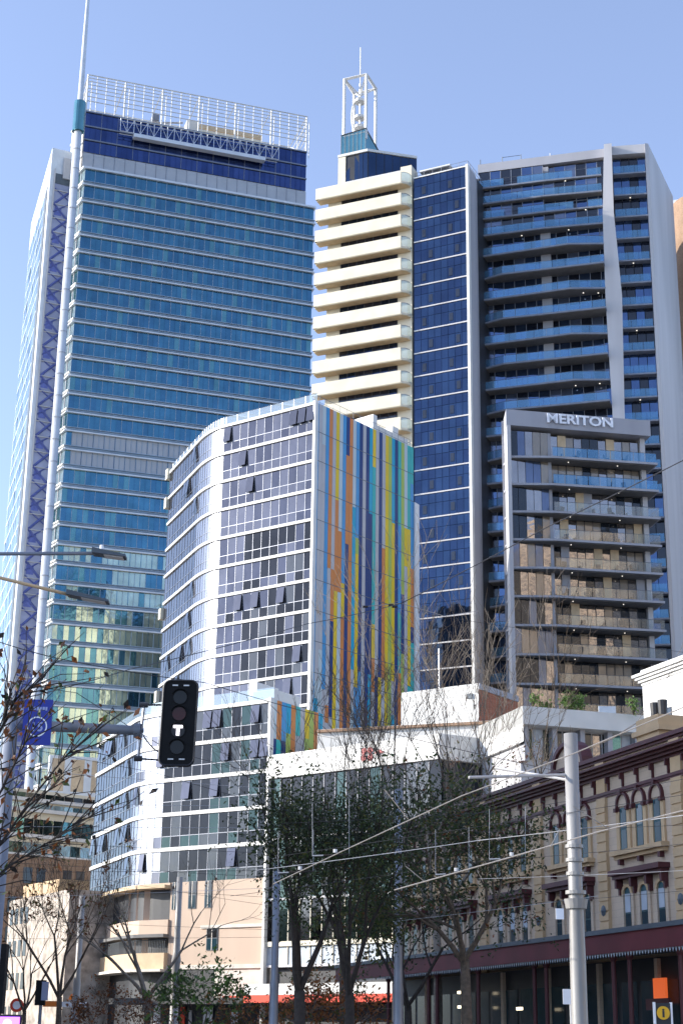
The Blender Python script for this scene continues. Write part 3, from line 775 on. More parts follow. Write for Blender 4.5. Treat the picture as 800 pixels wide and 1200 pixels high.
mb.build('roof_parapet', g_root)
for (py) in (553, 585, 640+74, 810):
    mb = MB(); u, z = 0, fL.Z(fL and 195, py)
    q = F(gp[0], gp[1]); z = q.hit(198 if py < 600 else (193 if py < 750 else 190), py+6)[1]
    q.box(mb, -.7, .05, z-.4, z+.75, -.6, .35, M['cream']); mb.build('wall_vent_box', g_root)

# ================================================================== L: lower banded block
fl2 = FY(318, 819, 125, 168, 838); fl2 = F(fl2.p1, fl2.p0); ZL = fl2.Z(318, 819)
fl1 = F(atz(116, 872, ZL), fl2.pl(0)); fl1 = F(fl1.p0, fl2.p0)
l_root = thing('apartment_building', 'lower glass wing with white curved bands joined below the striped building', 'building', fl2.pt(fl2.L/2, 0, -6))
lp = rounded(fl1, fl2, 1.8, 2.6)
hl = (ZL-fl2.Z(305, 986))/4.
def lm(f, u, z):
    if f.L < 1.1: return [(M['gc'], 3), (M['g1'], 1)]
    x = f.p0.x + f.d.x*u
    if x < -15.0: return [(M['g2'], 5), (M['g1'], 1), (M['g4'], 3)]
    return [(M['g3'], 6), (M['g4'], 2), (M['g5'], 1.5)]
z = ZL
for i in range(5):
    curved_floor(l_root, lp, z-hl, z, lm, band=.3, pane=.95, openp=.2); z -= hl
zlowL = z
fle = FY(319, 820, fl2.pl(fl2.L)[1], 378, 838)
mb = MB(); inner = offs(lp, -.35)
mb.prism([tuple(p) for p in inner] + [fle.pl(fle.L-.1, -.1), (fle.pl(fle.L)[0]-3, fle.pl(fle.L)[1]+6), (inner[0][0]+6, inner[0][1]+6)], 0, ZL-.2, M['dark'], M['roof']); mb.build('core', l_root)
mb = MB(); fl2.box(mb, fl2.L-.14, fl2.L+.1, 0, ZL+.1, -.3, .2, M['white']); mb.build('corner_post', l_root)
mb = MB(); n = 11; ss = ['pale', 'orange', 'sky', 'cyan', 'orange', 'teal', 'grey', 'yellow', 'lime', 'orange', 'cyan']
for k in range(n):
    z = ZL; c = ss[k]
    while z > ZL-5*hl+.1:
        z0 = max(z-R.choice((2.4, 3.1, 4.5)), ZL-5*hl); fle.box(mb, fle.L*k/n+.01, fle.L*(k+1)/n-.01, z0+.01, z, -.2, .03, PAN[c]); z = z0; c = R.choice(['amber', 'navy', 'sky', 'cyan', 'teal', 'lime', 'grey'])
mb.build('striped_wall', l_root)
mb = MB(); strip(mb, lp, ZL, ZL+.02, -3, 0, M['white'])
for a, b in zip(lp, lp[1:]):
    aa, bb = offs([a, b], -.3); mb.poly([(*aa, ZL), (*bb, ZL), (*bb, ZL+1), (*aa, ZL+1)], M['balw'])
fl2.box(mb, fl2.L-3.0, fl2.L-2.2, ZL+.02, ZL+1.8, -4, -1, M['white']); fl2.box(mb, fl2.L-2.2, fl2.L-.1, ZL+.02, ZL+.9, -4, -.5, M['white'])
mb.build('terrace_parapet', l_root)

# ================================================================== P: peach corner building
p_root = thing('corner_building', 'peach rendered corner building with curved balcony and shaded shops', 'building', fl2.pt(fl2.L/2, 0, -4))
zp1 = zlowL-.003
mb = MB(); wl = .12
f2 = fl2; uE = f2.L+.05
def PU(px, py): return f2.U(px, py, wl)
def PZ(px, py): return f2.Z(px, py, wl)
uC = PU(200, 1050)
zA, zB, zC_, zD_ = PZ(305, 1084), PZ(305, 1132), PZ(305, 1172), 0
f2.box(mb, uC, uE, zB, zp1, -6, wl, M['pink']); f2.box(mb, uC, uE, zC_, zB-.003, -6, wl-.02, M['pinkband'])
f2.box(mb, PU(236, 1084), uE, zA-.12, zA+.12, wl, wl+.12, M['pinkband']); f2.box(mb, uC, uE, zB-.15, zB+.15, wl, wl+.15, M['pinkband'])
zw1, zw0 = PZ(228, 1030), PZ(228, 1064)
# left recess storey
lp2 = [Vector(fl1.pl(-1.5)), Vector(fl1.pl(fl1.L-2.2)), Vector(fl1.pl(fl1.L-.6, -.25)), Vector(f2.pl(1.0, 0)), Vector(f2.pl(uC))]
mb.prism([tuple(p) for p in offs(lp2, -4.5)]+[f2.pl(uC, -9), f2.pl(0, -9)], 0, zp1-.1, M['pink'], M['roof'])
mb.build('wall', p_root)
za1, za0 = PZ(190, 1013), PZ(190, 1029)
mb = MB(); strip(mb, lp2, za0-.6, zp1-.01, -4.4, .25, M['pink']); strip(mb, lp2, za0-.85, za0-.6, -4.4, .9, M['tan']); mb.build('curved_parapet', p_root)
zb1 = PZ(190, 1078); zb0 = PZ(190, 1095)
mb = MB(); strip(mb, lp2, zb0, zb1, -.4, .3, M['pink']); strip(mb, lp2, zb0-.25, zb0, -4.4, .8, M['soffit']); mb.build('balcony_parapet', p_root)
zc1, zc0_ = PZ(190, 1117), PZ(190, 1136)
mb = MB(); strip(mb, lp2, zc0_, zc1, -4.4, .6, M['tan']); strip(mb, lp2, zc0_-.2, zc0_, -4.4, 1.0, M['pinkband']); mb.build('curved_fascia', p_root)
mb = MB()
for a, b in zip(offs(lp2, .4), offs(lp2, .4)[1:]):
    n = max(2, int((b-a).length/.16))
    for k in range(n):
        q = a.lerp(b, k/n); mb.beam((*q, zc1), (*q, zc1+1), .015, M['slate'])
    mb.beam((*a, zc1+1), (*b, zc1+1), .03, M['slate'])
mb.build('railing', p_root)
for k, (zz0, zz1) in enumerate(((zb1, za0-.85), (zc1, zb0-.25))):
    mb = MB(); q = offs(lp2, -4.3)
    for a, b in zip(q, q[1:]):
        f = F(a, b); n = max(1, int(f.L/1.3))
        for j in range(n): f.quad(mb, f.L*j/n+.05, f.L*(j+1)/n-.05, zz0, zz1-.1, .05, dirz([(M['darkwin'], 3), (M['g4'], 1), (M['hcurt'], 1)]), .01)
    mb.build('window_row', p_root)
    for p in offs(lp2, -.5):
        mb = MB(); mb.box(p.x-.25, p.x+.25, p.y-.25, p.y+.25, zz0, zz1, M['pink']); mb.build('balcony_column', p_root)
for (x0, x1, y0, y1) in ((203, 209, 1034, 1066), (222, 231, 1033, 1065), (241, 249, 1032, 1064), (258, 266, 1031, 1063), (243, 256, 1085, 1114)):
    mb = MB(); u0, u1 = PU(x0, y0), PU(x1, y0); a, b = PZ(x0, y1), PZ(x0, y0)
    if x0 == 258: continue
    f2.box(mb, u0, u1, a, b, wl+.003, wl+.06, M['slate']); w = mb.build('window', p_root)
    mb = MB(); mid = (a+b)/2
    f2.quad(mb, u0+.06, u1-.06, a+.06, mid-.04, wl+.07, M['hglass']); f2.quad(mb, u0+.06, u1-.06, mid+.04, b-.06, wl+.07, M['g4']); f2.box(mb, (u0+u1)/2-.03, (u0+u1)/2+.03, a, b, wl+.06, wl+.09, M['pinkband']); mb.build('pane', w)
# shop level
mb = MB(); strip(mb, lp2, 0, zc0_-.2, -4.2, -3.2, M['dark']); f2.box(mb, uC, PU(250, 1150), 0, zB-.16, -2, wl+.03, M['dark']); f2.box(mb, PU(250, 1150), uE, 0, zC_-.003, -2, wl-.05, M['dark']); mb.build('shopfront', p_root)
mb = MB(); f2.box(mb, PU(150, 1180), uE, PZ(230, 1176)-.1, PZ(230, 1172)+.1, 0.2, 2.4, M['dark']); mb.build('awning', p_root)
mb = MB()
for (x, w_, y0, y1, m) in ((182, 7, 1178, 1230, 'signwhite'), (200, 3, 1182, 1230, 'grey_light'), (240, 10, 1180, 1230, 'signwhite'), (270, 8, 1170, 1178, 'grey_light'), (272, 8, 1186, 1230, 'signwhite'), (213, 5, 1180, 1205, 'red'), (223, 3, 1184, 1230, 'grey_light')):
    f2.box(mb, PU(x, 1190), PU(x+w_, 1190), PZ(x, y1), PZ(x, y0), .2, .3, M[m])
mb.build('shop_signs', p_root)
mb = MB(); f2.box(mb, PU(281, 1180), PU(316, 1180)+.2, PZ(300, 1175), PZ(300, 1168), .12, 2.3, M['red']); mb.build('red_fascia', p_root)
mb = MB(); u, z = PU(98, 1172), PZ(98, 1172)
q = f2.pt(u, z, 1.2); mb.poly([q+Vector((.45*math.cos(t), 0, .45*math.sin(t)*1.1)) for t in [PI*k/12 for k in range(13)]] , M['orange']); mb.poly([q+Vector((.45*math.cos(t), .08, .45*math.sin(t)*1.1)) for t in [PI*k/12 for k in range(13)]] , M['orange']); mb.build('half_round_sign', p_root)

# ================================================================== W: white fascia building
fw2 = FY(318, 886, fl2.pl(fl2.L, .4)[1]-.3, 517, 860); WW = fw2.L; ZW = fw2.Z0
w_root = thing('shop_building', 'building with broad white fascia, red logo and tall grey glazing behind the street trees', 'building', fw2.pt(WW/2, 0, -4))
zwf = fw2.Z(321, 913)
fwr = FY(517, 860, fw2.pl(WW)[1], 625, 873)
mb = MB(); fw2.box(mb, 0, WW, zwf, ZW, -1, .3, M['white']); mb.prism([fw2.pl(WW, .3), fwr.pl(fwr.L, .1), fwr.pl(fwr.L, -2), fw2.pl(WW, -1)], zwf, ZW, M['white']); fasc2 = mb.build('fascia', w_root)
mb = MB(); mb.prism([fw2.pl(.1, -.4), fw2.pl(WW-.1, -.4), fwr.pl(fwr.L, -.5), fwr.pl(fwr.L, -9), fw2.pl(.1, -3)], 0, zwf+.2, M['dark'], M['roof']); mb.build('core', w_root)
mb = MB(); u, z = fw2.U(430, 884, .3), fw2.Z(430, 884, .3)
for k in range(4):
    t = PI/4+k*PI/2; q = (u+.42*math.cos(t), z+.36*math.sin(t))
    mb.tube([fw2.pt(q[0], q[1], .3), fw2.pt(q[0], q[1], .36)], .27, M['redlogo'], 6)
mb.tube([fw2.pt(u+1.15, z+.05, .3), fw2.pt(u+1.15, z+.05, .36)], .2, M['redlogo'], 6)
fw2.box(mb, u+.75, u+1.55, z-.02, z+.1, .3, .36, M['redlogo'])
mb.build('red_logo', fasc2)
zrow = [zwf, fw2.Z(321, 985), fw2.Z(321, 1055), fw2.Z(321, 1107), fw2.Z(321, 1133)]
for a, (zt_, zb2) in enumerate(zip(zrow, zrow[1:])):
    mb = MB(); n = 15
    for k in range(n):
        u0, u1 = WW*k/n, WW*(k+1)/n
        last = a == 3
        fw2.quad(mb, u0+.04, u1-.04, zb2+.12, zt_-.05, 0, M['hcurt'] if last else dirz([(M['g3'], 5), (M['g4'], 1), (M['g5'], 3)]), .012)
        fw2.box(mb, u0-.03, u0+.03, zb2, zt_, -.1, .08, M['cream'] if a > 1 else M['grey'])
    fw2.box(mb, 0, WW, zb2-.05, zb2+.12, -.1, .12, M['grey_light'])
    if a == 2: fw2.box(mb, 0, WW, zb2-.15, zb2+.2, -.1, .2, M['cream'])
    mb.build('window_row', w_root)
mb = MB(); z1_, z2_, z3_ = zrow[4], fw2.Z(321, 1152), fw2.Z(321, 1172)
fw2.box(mb, -.1, WW, fw2.Z(321, 1166, 2), fw2.Z(321, 1153, 2), .0, 2.2, M['white']); mb.build('awning', w_root)
mb = MB(); fw2.box(mb, -.1, WW, fw2.Z(321, 1175, 2), fw2.Z(321, 1166, 2)-.003, .0, 2.25, M['red']); mb.build('awning_fascia', w_root)
mb = MB(); fw2.box(mb, 0, WW, 0, fw2.Z(321, 1178, 0), -.35, .02, M['dark'])
for k in range(7): fw2.box(mb, WW*k/7, WW*k/7+.6, 0, 3.2, .02, .15, M['grey_light'])
mb.build('shopfront', w_root)
mb = MB(); fw2.box(mb, -.12, .1, 0, zwf, .02, .4, M['white']); mb.build('corner_pipe', w_root)
# set-back white roof storeys
s_root = thing('rooftop_block', 'white set-back roof storey above the fascia with an orange brick side', 'roof structure', fw2.pt(WW*.8, ZW-2, -8))
fs1 = FY(425, 828, 128, 556, 801)
fs0 = FY(372, 855, 124, 620, 842)
mb = MB(); fs0.box(mb, 0, fs0.L, ZW-2, fs0.Z(372, 855), -6, 0, M['white']); fs0.box(mb, 0, fs0.L, fs0.Z(372, 859), fs0.Z(372, 856), 0, .25, M['brickb']); mb.build('lower_parapet', s_root)
Zs1 = fs1.Z(556, 801)
fs1 = FY(470, 812, 132, 560, 800.5); Zs1 = fs1.Z0
fs2 = FY(560, 800.5, fs1.pl(fs1.L)[1], 606, 816)
mb = MB(); mb.prism([fs1.pl(0), fs1.pl(fs1.L), fs1.pl(fs1.L, -3), fs1.pl(0, -6)], ZW-2, Zs1, M['white']); mb.build('wall', s_root)
mb = MB(); mb.prism([fs2.pl(.02, 0), fs2.pl(fs2.L, 0), fs2.pl(fs2.L, -4), fs2.pl(.02, -4)], ZW-2, Zs1-.5, M['brickr']); mb.build('brick_wall', s_root)
mb = MB(); mb.prism([fs2.pl(0.02, .1), fs2.pl(fs2.L, .1), fs2.pl(fs2.L, -4), fs2.pl(0.02, -4)], Zs1-.497, Zs1, M['grey']); mb.build('parapet', s_root)
mb = MB(); q = fs1.hit(507, 806); 
fs1.beam(mb, (q[0], Zs1, -1), (q[0], Zs1+3.6, -1), .05, M['steel']); fs1.box(mb, fs1.L*.86, fs1.L*.93, Zs1-1.2, Zs1-.8, 0, .12, M['slate']); mb.build('flue', s_root)
# N : white parapet building below D
n_root = thing('low_building', 'low white parapeted building with planted roof below the signed block', 'building', at(680, 900, 112) - Vector((0, 0, at(680, 900, 112).z)))
fn = FY(612, 827, 108, 748, 838)
zn0 = fn.Z(612, 848)
mb = MB(); fn.box(mb, 0, fn.L+3, zn0, fn.Z0, -8, 0, M['white']); 
fn2 = FY(583, 846, 116, 612, 827); mb.prism([fn2.pl(-2), fn.pl(0), fn.pl(0, -8), fn2.pl(-2, -3)], zn0-1.2, fn.Z0, M['white']); mb.build('parapet', n_root)
mb = MB(); fn.box(mb, .3, fn.L+3, 0, zn0, -8, -1.2, M['grey_light']); mb.build('wall', n_root)
mb = MB()
for k in range(12): fn.quad(mb, .5+k*.75, 1.15+k*.75, zn0-2.2, zn0-.1, -1.15, dirz([(M['d1'], 1), (M['hcurt'], 2), (M['darkwin'], 2), (M['g5'], 1), (M['a3'], .5)]), .01)
for k in range(5): fn.box(mb, .3+k*2.1, .65+k*2.1, zn0-2.4, zn0, -1.2, -.5, M['grey'])
mb.build('window_row', n_root)

# ================================================================== Rr : cream corner building top right
fr1 = FY(741, 792, 86, 800, 770); r_root = thing('heritage_building', 'pale cream building with heavy cornice at the right edge above the maroon parapet', 'building', fr1.pt(3, 0, -4))
mb = MB(); zz = fr1.Z0; LL = fr1.L+6
fr1.plan(mb, [(.35, -.35), (LL, -.35), (LL, -10), (.35, -10)], 0, zz-.6, M['white']); mb.build('wall', r_root)
mb = MB()
for k in range(4): fr1.plan(mb, [(.3-.12*k, -.3+.12*k), (LL, -.3+.12*k), (LL, -10), (.3-.12*k, -10)], zz-.6+.15*k, zz-.6+.15*(k+1)-.003, M['white'])
fr1.plan(mb, [(.3, -.3), (LL, -.3), (LL, -10), (.3, -10)], zz, zz+.25, M['white'])
mb.build('cornice', r_root)
mb = MB(); a = fr1.hit(783, 838, -.35); fr1.box(mb, a[0]-.25, a[0]+.3, a[1]-.7, a[1]+.4, -.35, -.3, M['darkwin']); mb.build('window', r_root)

# ================================================================== H: heritage terrace
fh = FY(800, 862, 58.5, 678, 902.5); fh = F(fh.p1, fh.p0)
fh = F(Vector(fh.p0)-fh.d*22, Vector(fh.p1)+fh.d*5)
h_root = thing('heritage_terrace', 'long Victorian commercial terrace, cream with maroon mouldings and street awning', 'building', fh.pt(fh.L/2, 0, -4))
LH = fh.L
u795, u708, u633 = fh.U(796, 950), fh.U(708, 960), fh.U(632, 985)
per = (u795-u633)/2; u0p = u795
print('H: per', per, u795-u708, u708-u633, 'len', LH)
zcap1, zcap0 = fh.Z(800, 854), fh.Z(800, 859)
zco1, zco0 = fh.Z(800, 871), fh.Z(800, 884)
zbr0 = fh.Z(800, 902)
uleft = max(0, fh.U(466, 1000))
mb = MB(); fh.plan(mb, [(uleft, 0), (LH, 0), (LH, -10), (uleft, -10)], 0, zcap0, M['hwall'], M['roof']); mb.build('wall', h_root)
mb = MB(); fh.box(mb, uleft-.1, LH, zcap0, zcap1, -.4, .22, M['hred']); fh.box(mb, uleft-.1, LH, zcap0-.1, zcap0-.003, -.1, .12, M['hred']); mb.build('parapet_cap', h_root)
mb = MB(); st = [(0, .12), (.28, .28), (.55, .42), (.8, .6)]
hh = zco1-zco0
for (t, w), t2 in zip(st, (.28, .55, .8, 1)): fh.box(mb, uleft-.1, LH, zco0+hh*t, zco0+hh*t2-.002, 0, w, M['hred'])
fh.box(mb, uleft-.05, LH, zbr0-.12, zbr0, 0, .1, M['hred']); fh.box(mb, uleft-.05, LH, zbr0-.003-.2, zbr0-.123, 0, .06, M['hred'])
mb.build('cornice', h_root)
nb_ = int((u0p-uleft)/per)+1
wdx = []
for b in range(-1, nb_):
    up = u0p-b*per           # pilaster centre, bay to its left
    if up-.4 > LH or up-.4 < uleft: continue
    pw = .36
    mb = MB(); fh.box(mb, up-pw, up+pw, 0, zbr0-.21, .0, .12, M['hyel']); zz = .5
    while zz < zbr0-.5: fh.box(mb, up-pw-.02, up+pw+.02, zz, zz+.30, .12, .16, M['hyel']); zz += .38
    fh.box(mb, up-pw, up+pw, zco1+.002, zcap0-.12, 0, .14, M['hyel']); fh.box(mb, up-pw, up+pw, zbr0, zco0, 0, .1, M['hyel'])
    mb.build('pilaster', h_root)
    for k in range(5):
        mb = MB()
        u = up-per*(k+.5)/5
        if u < uleft: continue
        z1 = zco0-.002; hb_ = z1-zbr0
        fh.box(mb, u-.045, u+.045, zbr0+hb_*.55, z1, 0, .2, M['hred']); fh.box(mb, u-.035, u+.035, zbr0+.02, zbr0+hb_*.55, 0, .1, M['hred'])
        mb.build('cornice_bracket', h_root)
    # windows of the bay
    ref = {}
    # reference offsets measured from the bay right of pilaster 708 (u0p is its right pilaster)
    U3 = [u0p-fh.U(x, y) for x, y in ((731.7, 970), (750.8, 968), (771.4, 965))]
    zt3, zb3 = fh.Z(750.6, 941), fh.Z(750.6, 993)
    ww = .27
    if up-per*.9 < uleft: continue
    for k, du in enumerate(U3):
        u = up-du
        mb = MB(); fh.box(mb, u-ww, u+ww, zb3, zt3, .003, .05, M['hframe']); w = mb.build('window', h_root)
        mb = MB(); zm = (zb3+zt3)/2
        fh.quad(mb, u-ww+.07, u+ww-.07, zb3+.08, zm-.03, .06, M['hglass']); fh.quad(mb, u-ww+.07, u+ww-.07, zm+.03, zt3-.06, .06, M['hglass'] if R.random() < .6 else M['g4']); mb.build('pane', w)
        # hood arch
        mb = MB(); zs_ = zt3+.06; r1, r0 = .49, .40; n = 12
        zar = fh.Z(750.6, 923)-r1; zar = max(zar, zs_+.05)
        c = lambda r, t, w: fh.pt(u+r*math.cos(t), zar+r*math.sin(t), w)
        for q in range(n):
            t0, t1 = PI*q/n, PI*(q+1)/n
            mb.hexa([c(r0,t0,.0), c(r0,t1,.0), c(r0,t1,.14), c(r0,t0,.14), c(r1,t0,.0), c(r1,t1,.0), c(r1,t1,.14), c(r1,t0,.14)], M['hred'])
            mb.poly([fh.pt(u, zar, .04), c(r0, t0, .04), c(r0, t1, .04)], M['hwall'])
        fh.box(mb, u-r0, u+r0, zs_, zar, .004, .04, M['hwall'])
        for s in (-1, 1):
            x_ = u+s*(r0+r1)/2; fh.box(mb, x_-.045, x_+.045, zs_-.05, zar, 0, .14, M['hred']); fh.box(mb, x_-.09, x_+.09, zs_-.2, zs_-.053, 0, .2, M['hred'])
        fh.box(mb, u-.06, u+.06, zar+r1*.9, zar+r1+.09, 0, .2, M['hred'])
        mb.build('arch_hood', h_root)
        mb = MB()
        for s in (-1, 1): fh.box(mb, u+s*.42-.12, u+s*.42+.12, zb3, zs_-.2, .0, .09, M['hyel'])
        mb.build('window_jamb', w)
    mb = MB(); ua, ub = up-U3[0]-.75, up-U3[2]+.7
    fh.box(mb, ua, ub, zb3-.18, zb3-.003, 0, .34, M['hyel']); fh.box(mb, ua+.1, ub-.1, zb3-.32, zb3-.183, 0, .2, M['hyel'])
    for q in (.12, .5, .88): fh.box(mb, ua+(ub-ua)*q-.09, ua+(ub-ua)*q+.09, zb3-.52, zb3-.323, 0, .2, M['hred'])
    mb.build('sill', h_root)
    zh1, zh0 = fh.Z(750, 1017), fh.Z(750, 1027)
    zt4, zb4 = fh.Z(755.5, 1037), fh.Z(755.5, 1098)
    U4 = [u0p-fh.U(x, y) for x, y in ((736.6, 1065), (756, 1065), (776.5, 1063))]
    for k, du in enumerate(U4):
        u = up-du
        mb = MB(); a = zt4-.22
        n = 8; top = [(u+ww*math.cos(PI*q/n), a+.24*math.sin(PI*q/n)) for q in range(n+1)]
        mb.poly([fh.pt(u-ww, zb4, .02), fh.pt(u+ww, zb4, .02)]+[fh.pt(p, z_, .02) for p, z_ in top], M['hframe'])
        w = mb.build('window', h_root)
        mb = MB(); zm = (zb4+zt4)/2
        fh.quad(mb, u-ww+.06, u+ww-.06, zb4+.08, zm-.03, .05, M['hglass']); fh.quad(mb, u-ww+.06, u+ww-.06, zm+.03, zt4-.22, .05, M['hcurt'] if (b in (0, 2)) else M['hglass']); mb.build('pane', w)
        mb = MB()
        for q in range(n):
            t0, t1 = PI*q/n, PI*(q+1)/n
            c = lambda r, t, w_: fh.pt(u+r*math.cos(t), a+(r)*math.sin(t)*.9, w_)
            mb.hexa([c(.28,t0,.0), c(.28,t1,.0), c(.28,t1,.09), c(.28,t0,.09), c(.42,t0,.0), c(.42,t1,.0), c(.42,t1,.09), c(.42,t0,.09)], M['hyel'])
        for s in (-1, 1): fh.box(mb, u+s*.4-.1, u+s*.4+.1, zb4, a, 0, .08, M['hwall'])
        mb.build('window_surround', w)
    mb = MB(); ua, ub = up-U4[0]-.7, up-U4[2]+.65
    fh.box(mb, ua, ub, zh0+.12, zh1, 0, .5, M['hred']); fh.box(mb, ua+.08, ub-.08, zh0-.02, zh0+.118, 0, .36, M['hred'])
    for q in (.06, .35, .65, .94):
        u = ua+(ub-ua)*q; fh.box(mb, u-.07, u+.07, zh0-.35, zh0-.023, 0, .3, M['hred']); fh.box(mb, u-.06, u+.06, zh0-.6, zh0-.353, 0, .16, M['hred'])
    mb.build('hood_moulding', h_root)
    mb = MB(); fh.box(mb, ua, ub, zb4-.2, zb4-.003, 0, .3, M['hyel']); mb.build('sill', h_root)
    mb = MB(); u = up-.0; z = fh.Z(708, 1068)
    for q in range(8):
        t0, t1 = 2*PI*q/8, 2*PI*(q+1)/8
        mb.poly([fh.pt(u, z, .24), fh.pt(u+.22*math.cos(t0), z+.22*math.sin(t0), .17), fh.pt(u+.22*math.cos(t1), z+.22*math.sin(t1), .17)], M['slate'])
    mb.build('wall_vent', h_root)
# gable on the parapet
mb = MB(); ug, zg = fh.U(668, 905), zcap1; rg = 1.5; n = 12
for q in range(n):
    t0, t1 = PI*q/n, PI*(q+1)/n
    c = lambda r, t, w_: fh.pt(ug+r*math.cos(t), zg-.05+r*math.sin(t)*.75, w_)
    mb.hexa([c(rg-.22,t0,-.3), c(rg-.22,t1,-.3), c(rg-.22,t1,.2), c(rg-.22,t0,.2), c(rg,t0,-.3), c(rg,t1,-.3), c(rg,t1,.2), c(rg,t0,.2)], M['hred'])
    mb.poly([fh.pt(ug, zg-.05, .05), c(rg-.2, t0, .05), c(rg-.2, t1, .05)], M['hwall']); mb.poly([fh.pt(ug, zg-.05, -.25), c(rg-.2, t0, -.25), c(rg-.2, t1, -.25)], M['hwall'])
mb.build('parapet_gable', h_root)
mb = MB(); a = fh.hit(771, 860, -1.5)
for (s, dz) in ((0, 0), (.08, .9)): fh.box(mb, a[0]-.95+s, a[0]+.95-s, zcap1-.6+dz, zcap1+.4+dz-.003, -3, -1.0, M['hyel'])
fh.box(mb, a[0]-1.1, a[0]+1.1, zcap1+.65, zcap1+.85, -3.1, -.9, M['hyel'])
ch = mb.build('chimney', h_root)
mb = MB(); 
for k in (-.35, .25): mb.tube([fh.pt(a[0]+k, zcap1+1.3, -1.6), fh.pt(a[0]+k, zcap1+2.0, -1.6)], [.17, .2], M['dark'], 10)
mb.build('chimney_pot', ch)
# awning
wa = 3.2
za1, za0 = fh.Z(800, 1076, wa*0), 0
ztopA = fh.Z(740, 1108, 0); zfT = fh.Z(800, 1083, wa); zfB = fh.Z(800, 1099, wa)
mb = MB(); ul = uleft-.3
print('awning', ztopA, zfT, zfB)
mb.hexa([fh.pt(ul, zfB, wa), fh.pt(LH, zfB, wa), fh.pt(LH, zfB-.05, 0), fh.pt(ul, zfB-.05, 0), fh.pt(ul, zfT, wa), fh.pt(LH, zfT, wa), fh.pt(LH, ztopA, 0.01), fh.pt(ul, ztopA, 0.01)], M['slate']); aw = mb.build('awning', h_root)
mb = MB(); fh.box(mb, ul, LH, zfB-.25, zfT-.02, wa+.01, wa+.09, M['hawn']); mb.build('awning_fascia', aw)
mb = MB(); fh.box(mb, ul, LH, zfT-.02, zfT+.14, wa, wa+.16, M['slate']); mb.build('gutter', aw)
mb = MB(); u = ul
while u < LH:
    mb.poly([fh.pt(u, zfB-.25, wa+.05), fh.pt(u+.16, zfB-.25, wa+.05), fh.pt(u+.08, zfB-.4, wa+.05)], M['hcurt']); u += .2
mb.build('awning_fringe', aw)
xs = [719, 738, 626, 640, 560, 548, 502, 512, 455, 798]
for x in xs:
    u = fh.U(x, 1150, wa-.3); mb = MB(); q = fh.pt(u, 0, wa-.3)
    mb.tube([q, q+Vector((0,0,.5)), q+Vector((0,0,.55)), q+Vector((0,0,zfB-.5)), q+Vector((0,0,zfB-.4)), q+Vector((0,0,zfB))], [.13, .13, .085, .08, .14, .14], M['hred'], 10); mb.build('awning_post', h_root)
mb = MB(); fh.box(mb, uleft+.1, LH-.1, 0, zfB-.2, .17, .25, M['dark'])
u = uleft+.5; k = 0
while u < LH-1.6:
    fh.quad(mb, u, u+1.2, .7, zfB-1.0, .27, M['hglass']); 
    if k % 3 == 0: fh.box(mb, u-.25, u-.02, 0, zfB-.25, .25, .4, M['hwall'])
    u += 1.5; k += 1
mb.build('shopfront', h_root)
M['glow'] = emit('warm_lit_sign', (.7, .12, .03), .3); M['glow2'] = emit('lit_downlight', (1, .85, .6), 1.2)
mb = MB(); a = fh.hit(772, 1158, .6); fh.box(mb, a[0]-.45, a[0]+.4, a[1]-.5, a[1]+.35, .5, .6, M['glow']); mb.build('lit_shop_sign', h_root)
for (x, y, w_) in ((607, 1182, .45), (537, 1163, .3), (537, 1180, .25)):
    mb = MB(); a = fh.hit(x, y, 1.2); fh.box(mb, a[0]-w_/2, a[0]+w_/2, a[1]-.06, a[1]+.06, 1.1, 1.2, M['glow2']); mb.build('shop_lamp', h_root)
mb = MB(); a = fh.hit(729, 1176, wa-.4); fh.box(mb, a[0]-.9, a[0]+.7, a[1]-.18, a[1]+.2, wa-1.9, wa-1.8, M['hred']); mb.build('hanging_sign', h_root)

# ================================================================== distant left infill buildings
q = at(15, 1030, 215); 
fq = FY(8, 1000, 190, 150, 1012)
o = thing('brick_building', 'tan brick building with green tinged glazing bands at the foot of the teal tower', 'building', fq.pt(fq.L/2, 0, -5))
mb = MB(); fq.plan(mb, [(-2, 0), (fq.L+4, 0), (fq.L+4, -12), (-2, -12)], 0, fq.Z0, M['brickb'], M['roof']); mb.build('wall', o)
for k in range(3):
    mb = MB()
    for j in range(9):
        if (j+k) % 3 == 0: continue
        fq.box(mb, .6+j*1.7, 1.7+j*1.7, fq.Z0-3.2-3.4*k, fq.Z0-1.4-3.4*k, 0, .05, M['g4'])
    mb.build('window_row', o)
fq2 = FY(2, 985, 230, 160, 1000)
o = thing('podium_building', 'podium with pale ledges and green glass strips below the teal tower', 'building', fq2.pt(fq2.L/2, 0, -5))
mb = MB(); zt_ = fq2.Z(60, 928); fq2.plan(mb, [(-6, 0), (fq2.L+6, 0), (fq2.L+6, -20), (-6, -20)], 0, zt_, M['cream'], M['roof']); mb.build('wall', o)
for (y0, y1, m) in ((932, 938, 'g4'), (944, 950, 'awing'), (962, 980, 'a3'), (990, 1003, 'awing'), (1010, 1020, 'g5')):
    mb = MB(); z1, z0 = fq2.Z(60, y0), fq2.Z(60, y1)
    n = 22
    for j in range(n): fq2.quad(mb, -6+(fq2.L+12)*j/n, -6+(fq2.L+12)*(j+.93)/n, z0, z1, .1, M[m] if R.random() < .6 else M['g5'], .02)
    fq2.box(mb, -6, fq2.L+6, z0-.5, z0, 0, .6, M['white']); mb.build('window_band', o)
fq3 = FY(12, 1056, 150, 72, 1044)
o = thing('shop_building', 'sunlit white street building behind the bare trees at lower left', 'building', fq3.pt(fq3.L/2, 0, -4))
mb = MB(); fq3.plan(mb, [(0, 0), (fq3.L+2, 0), (fq3.L+2, -9), (0, -9)], 0, fq3.Z0, M['stucco'], M['roof']); mb.build('wall', o)
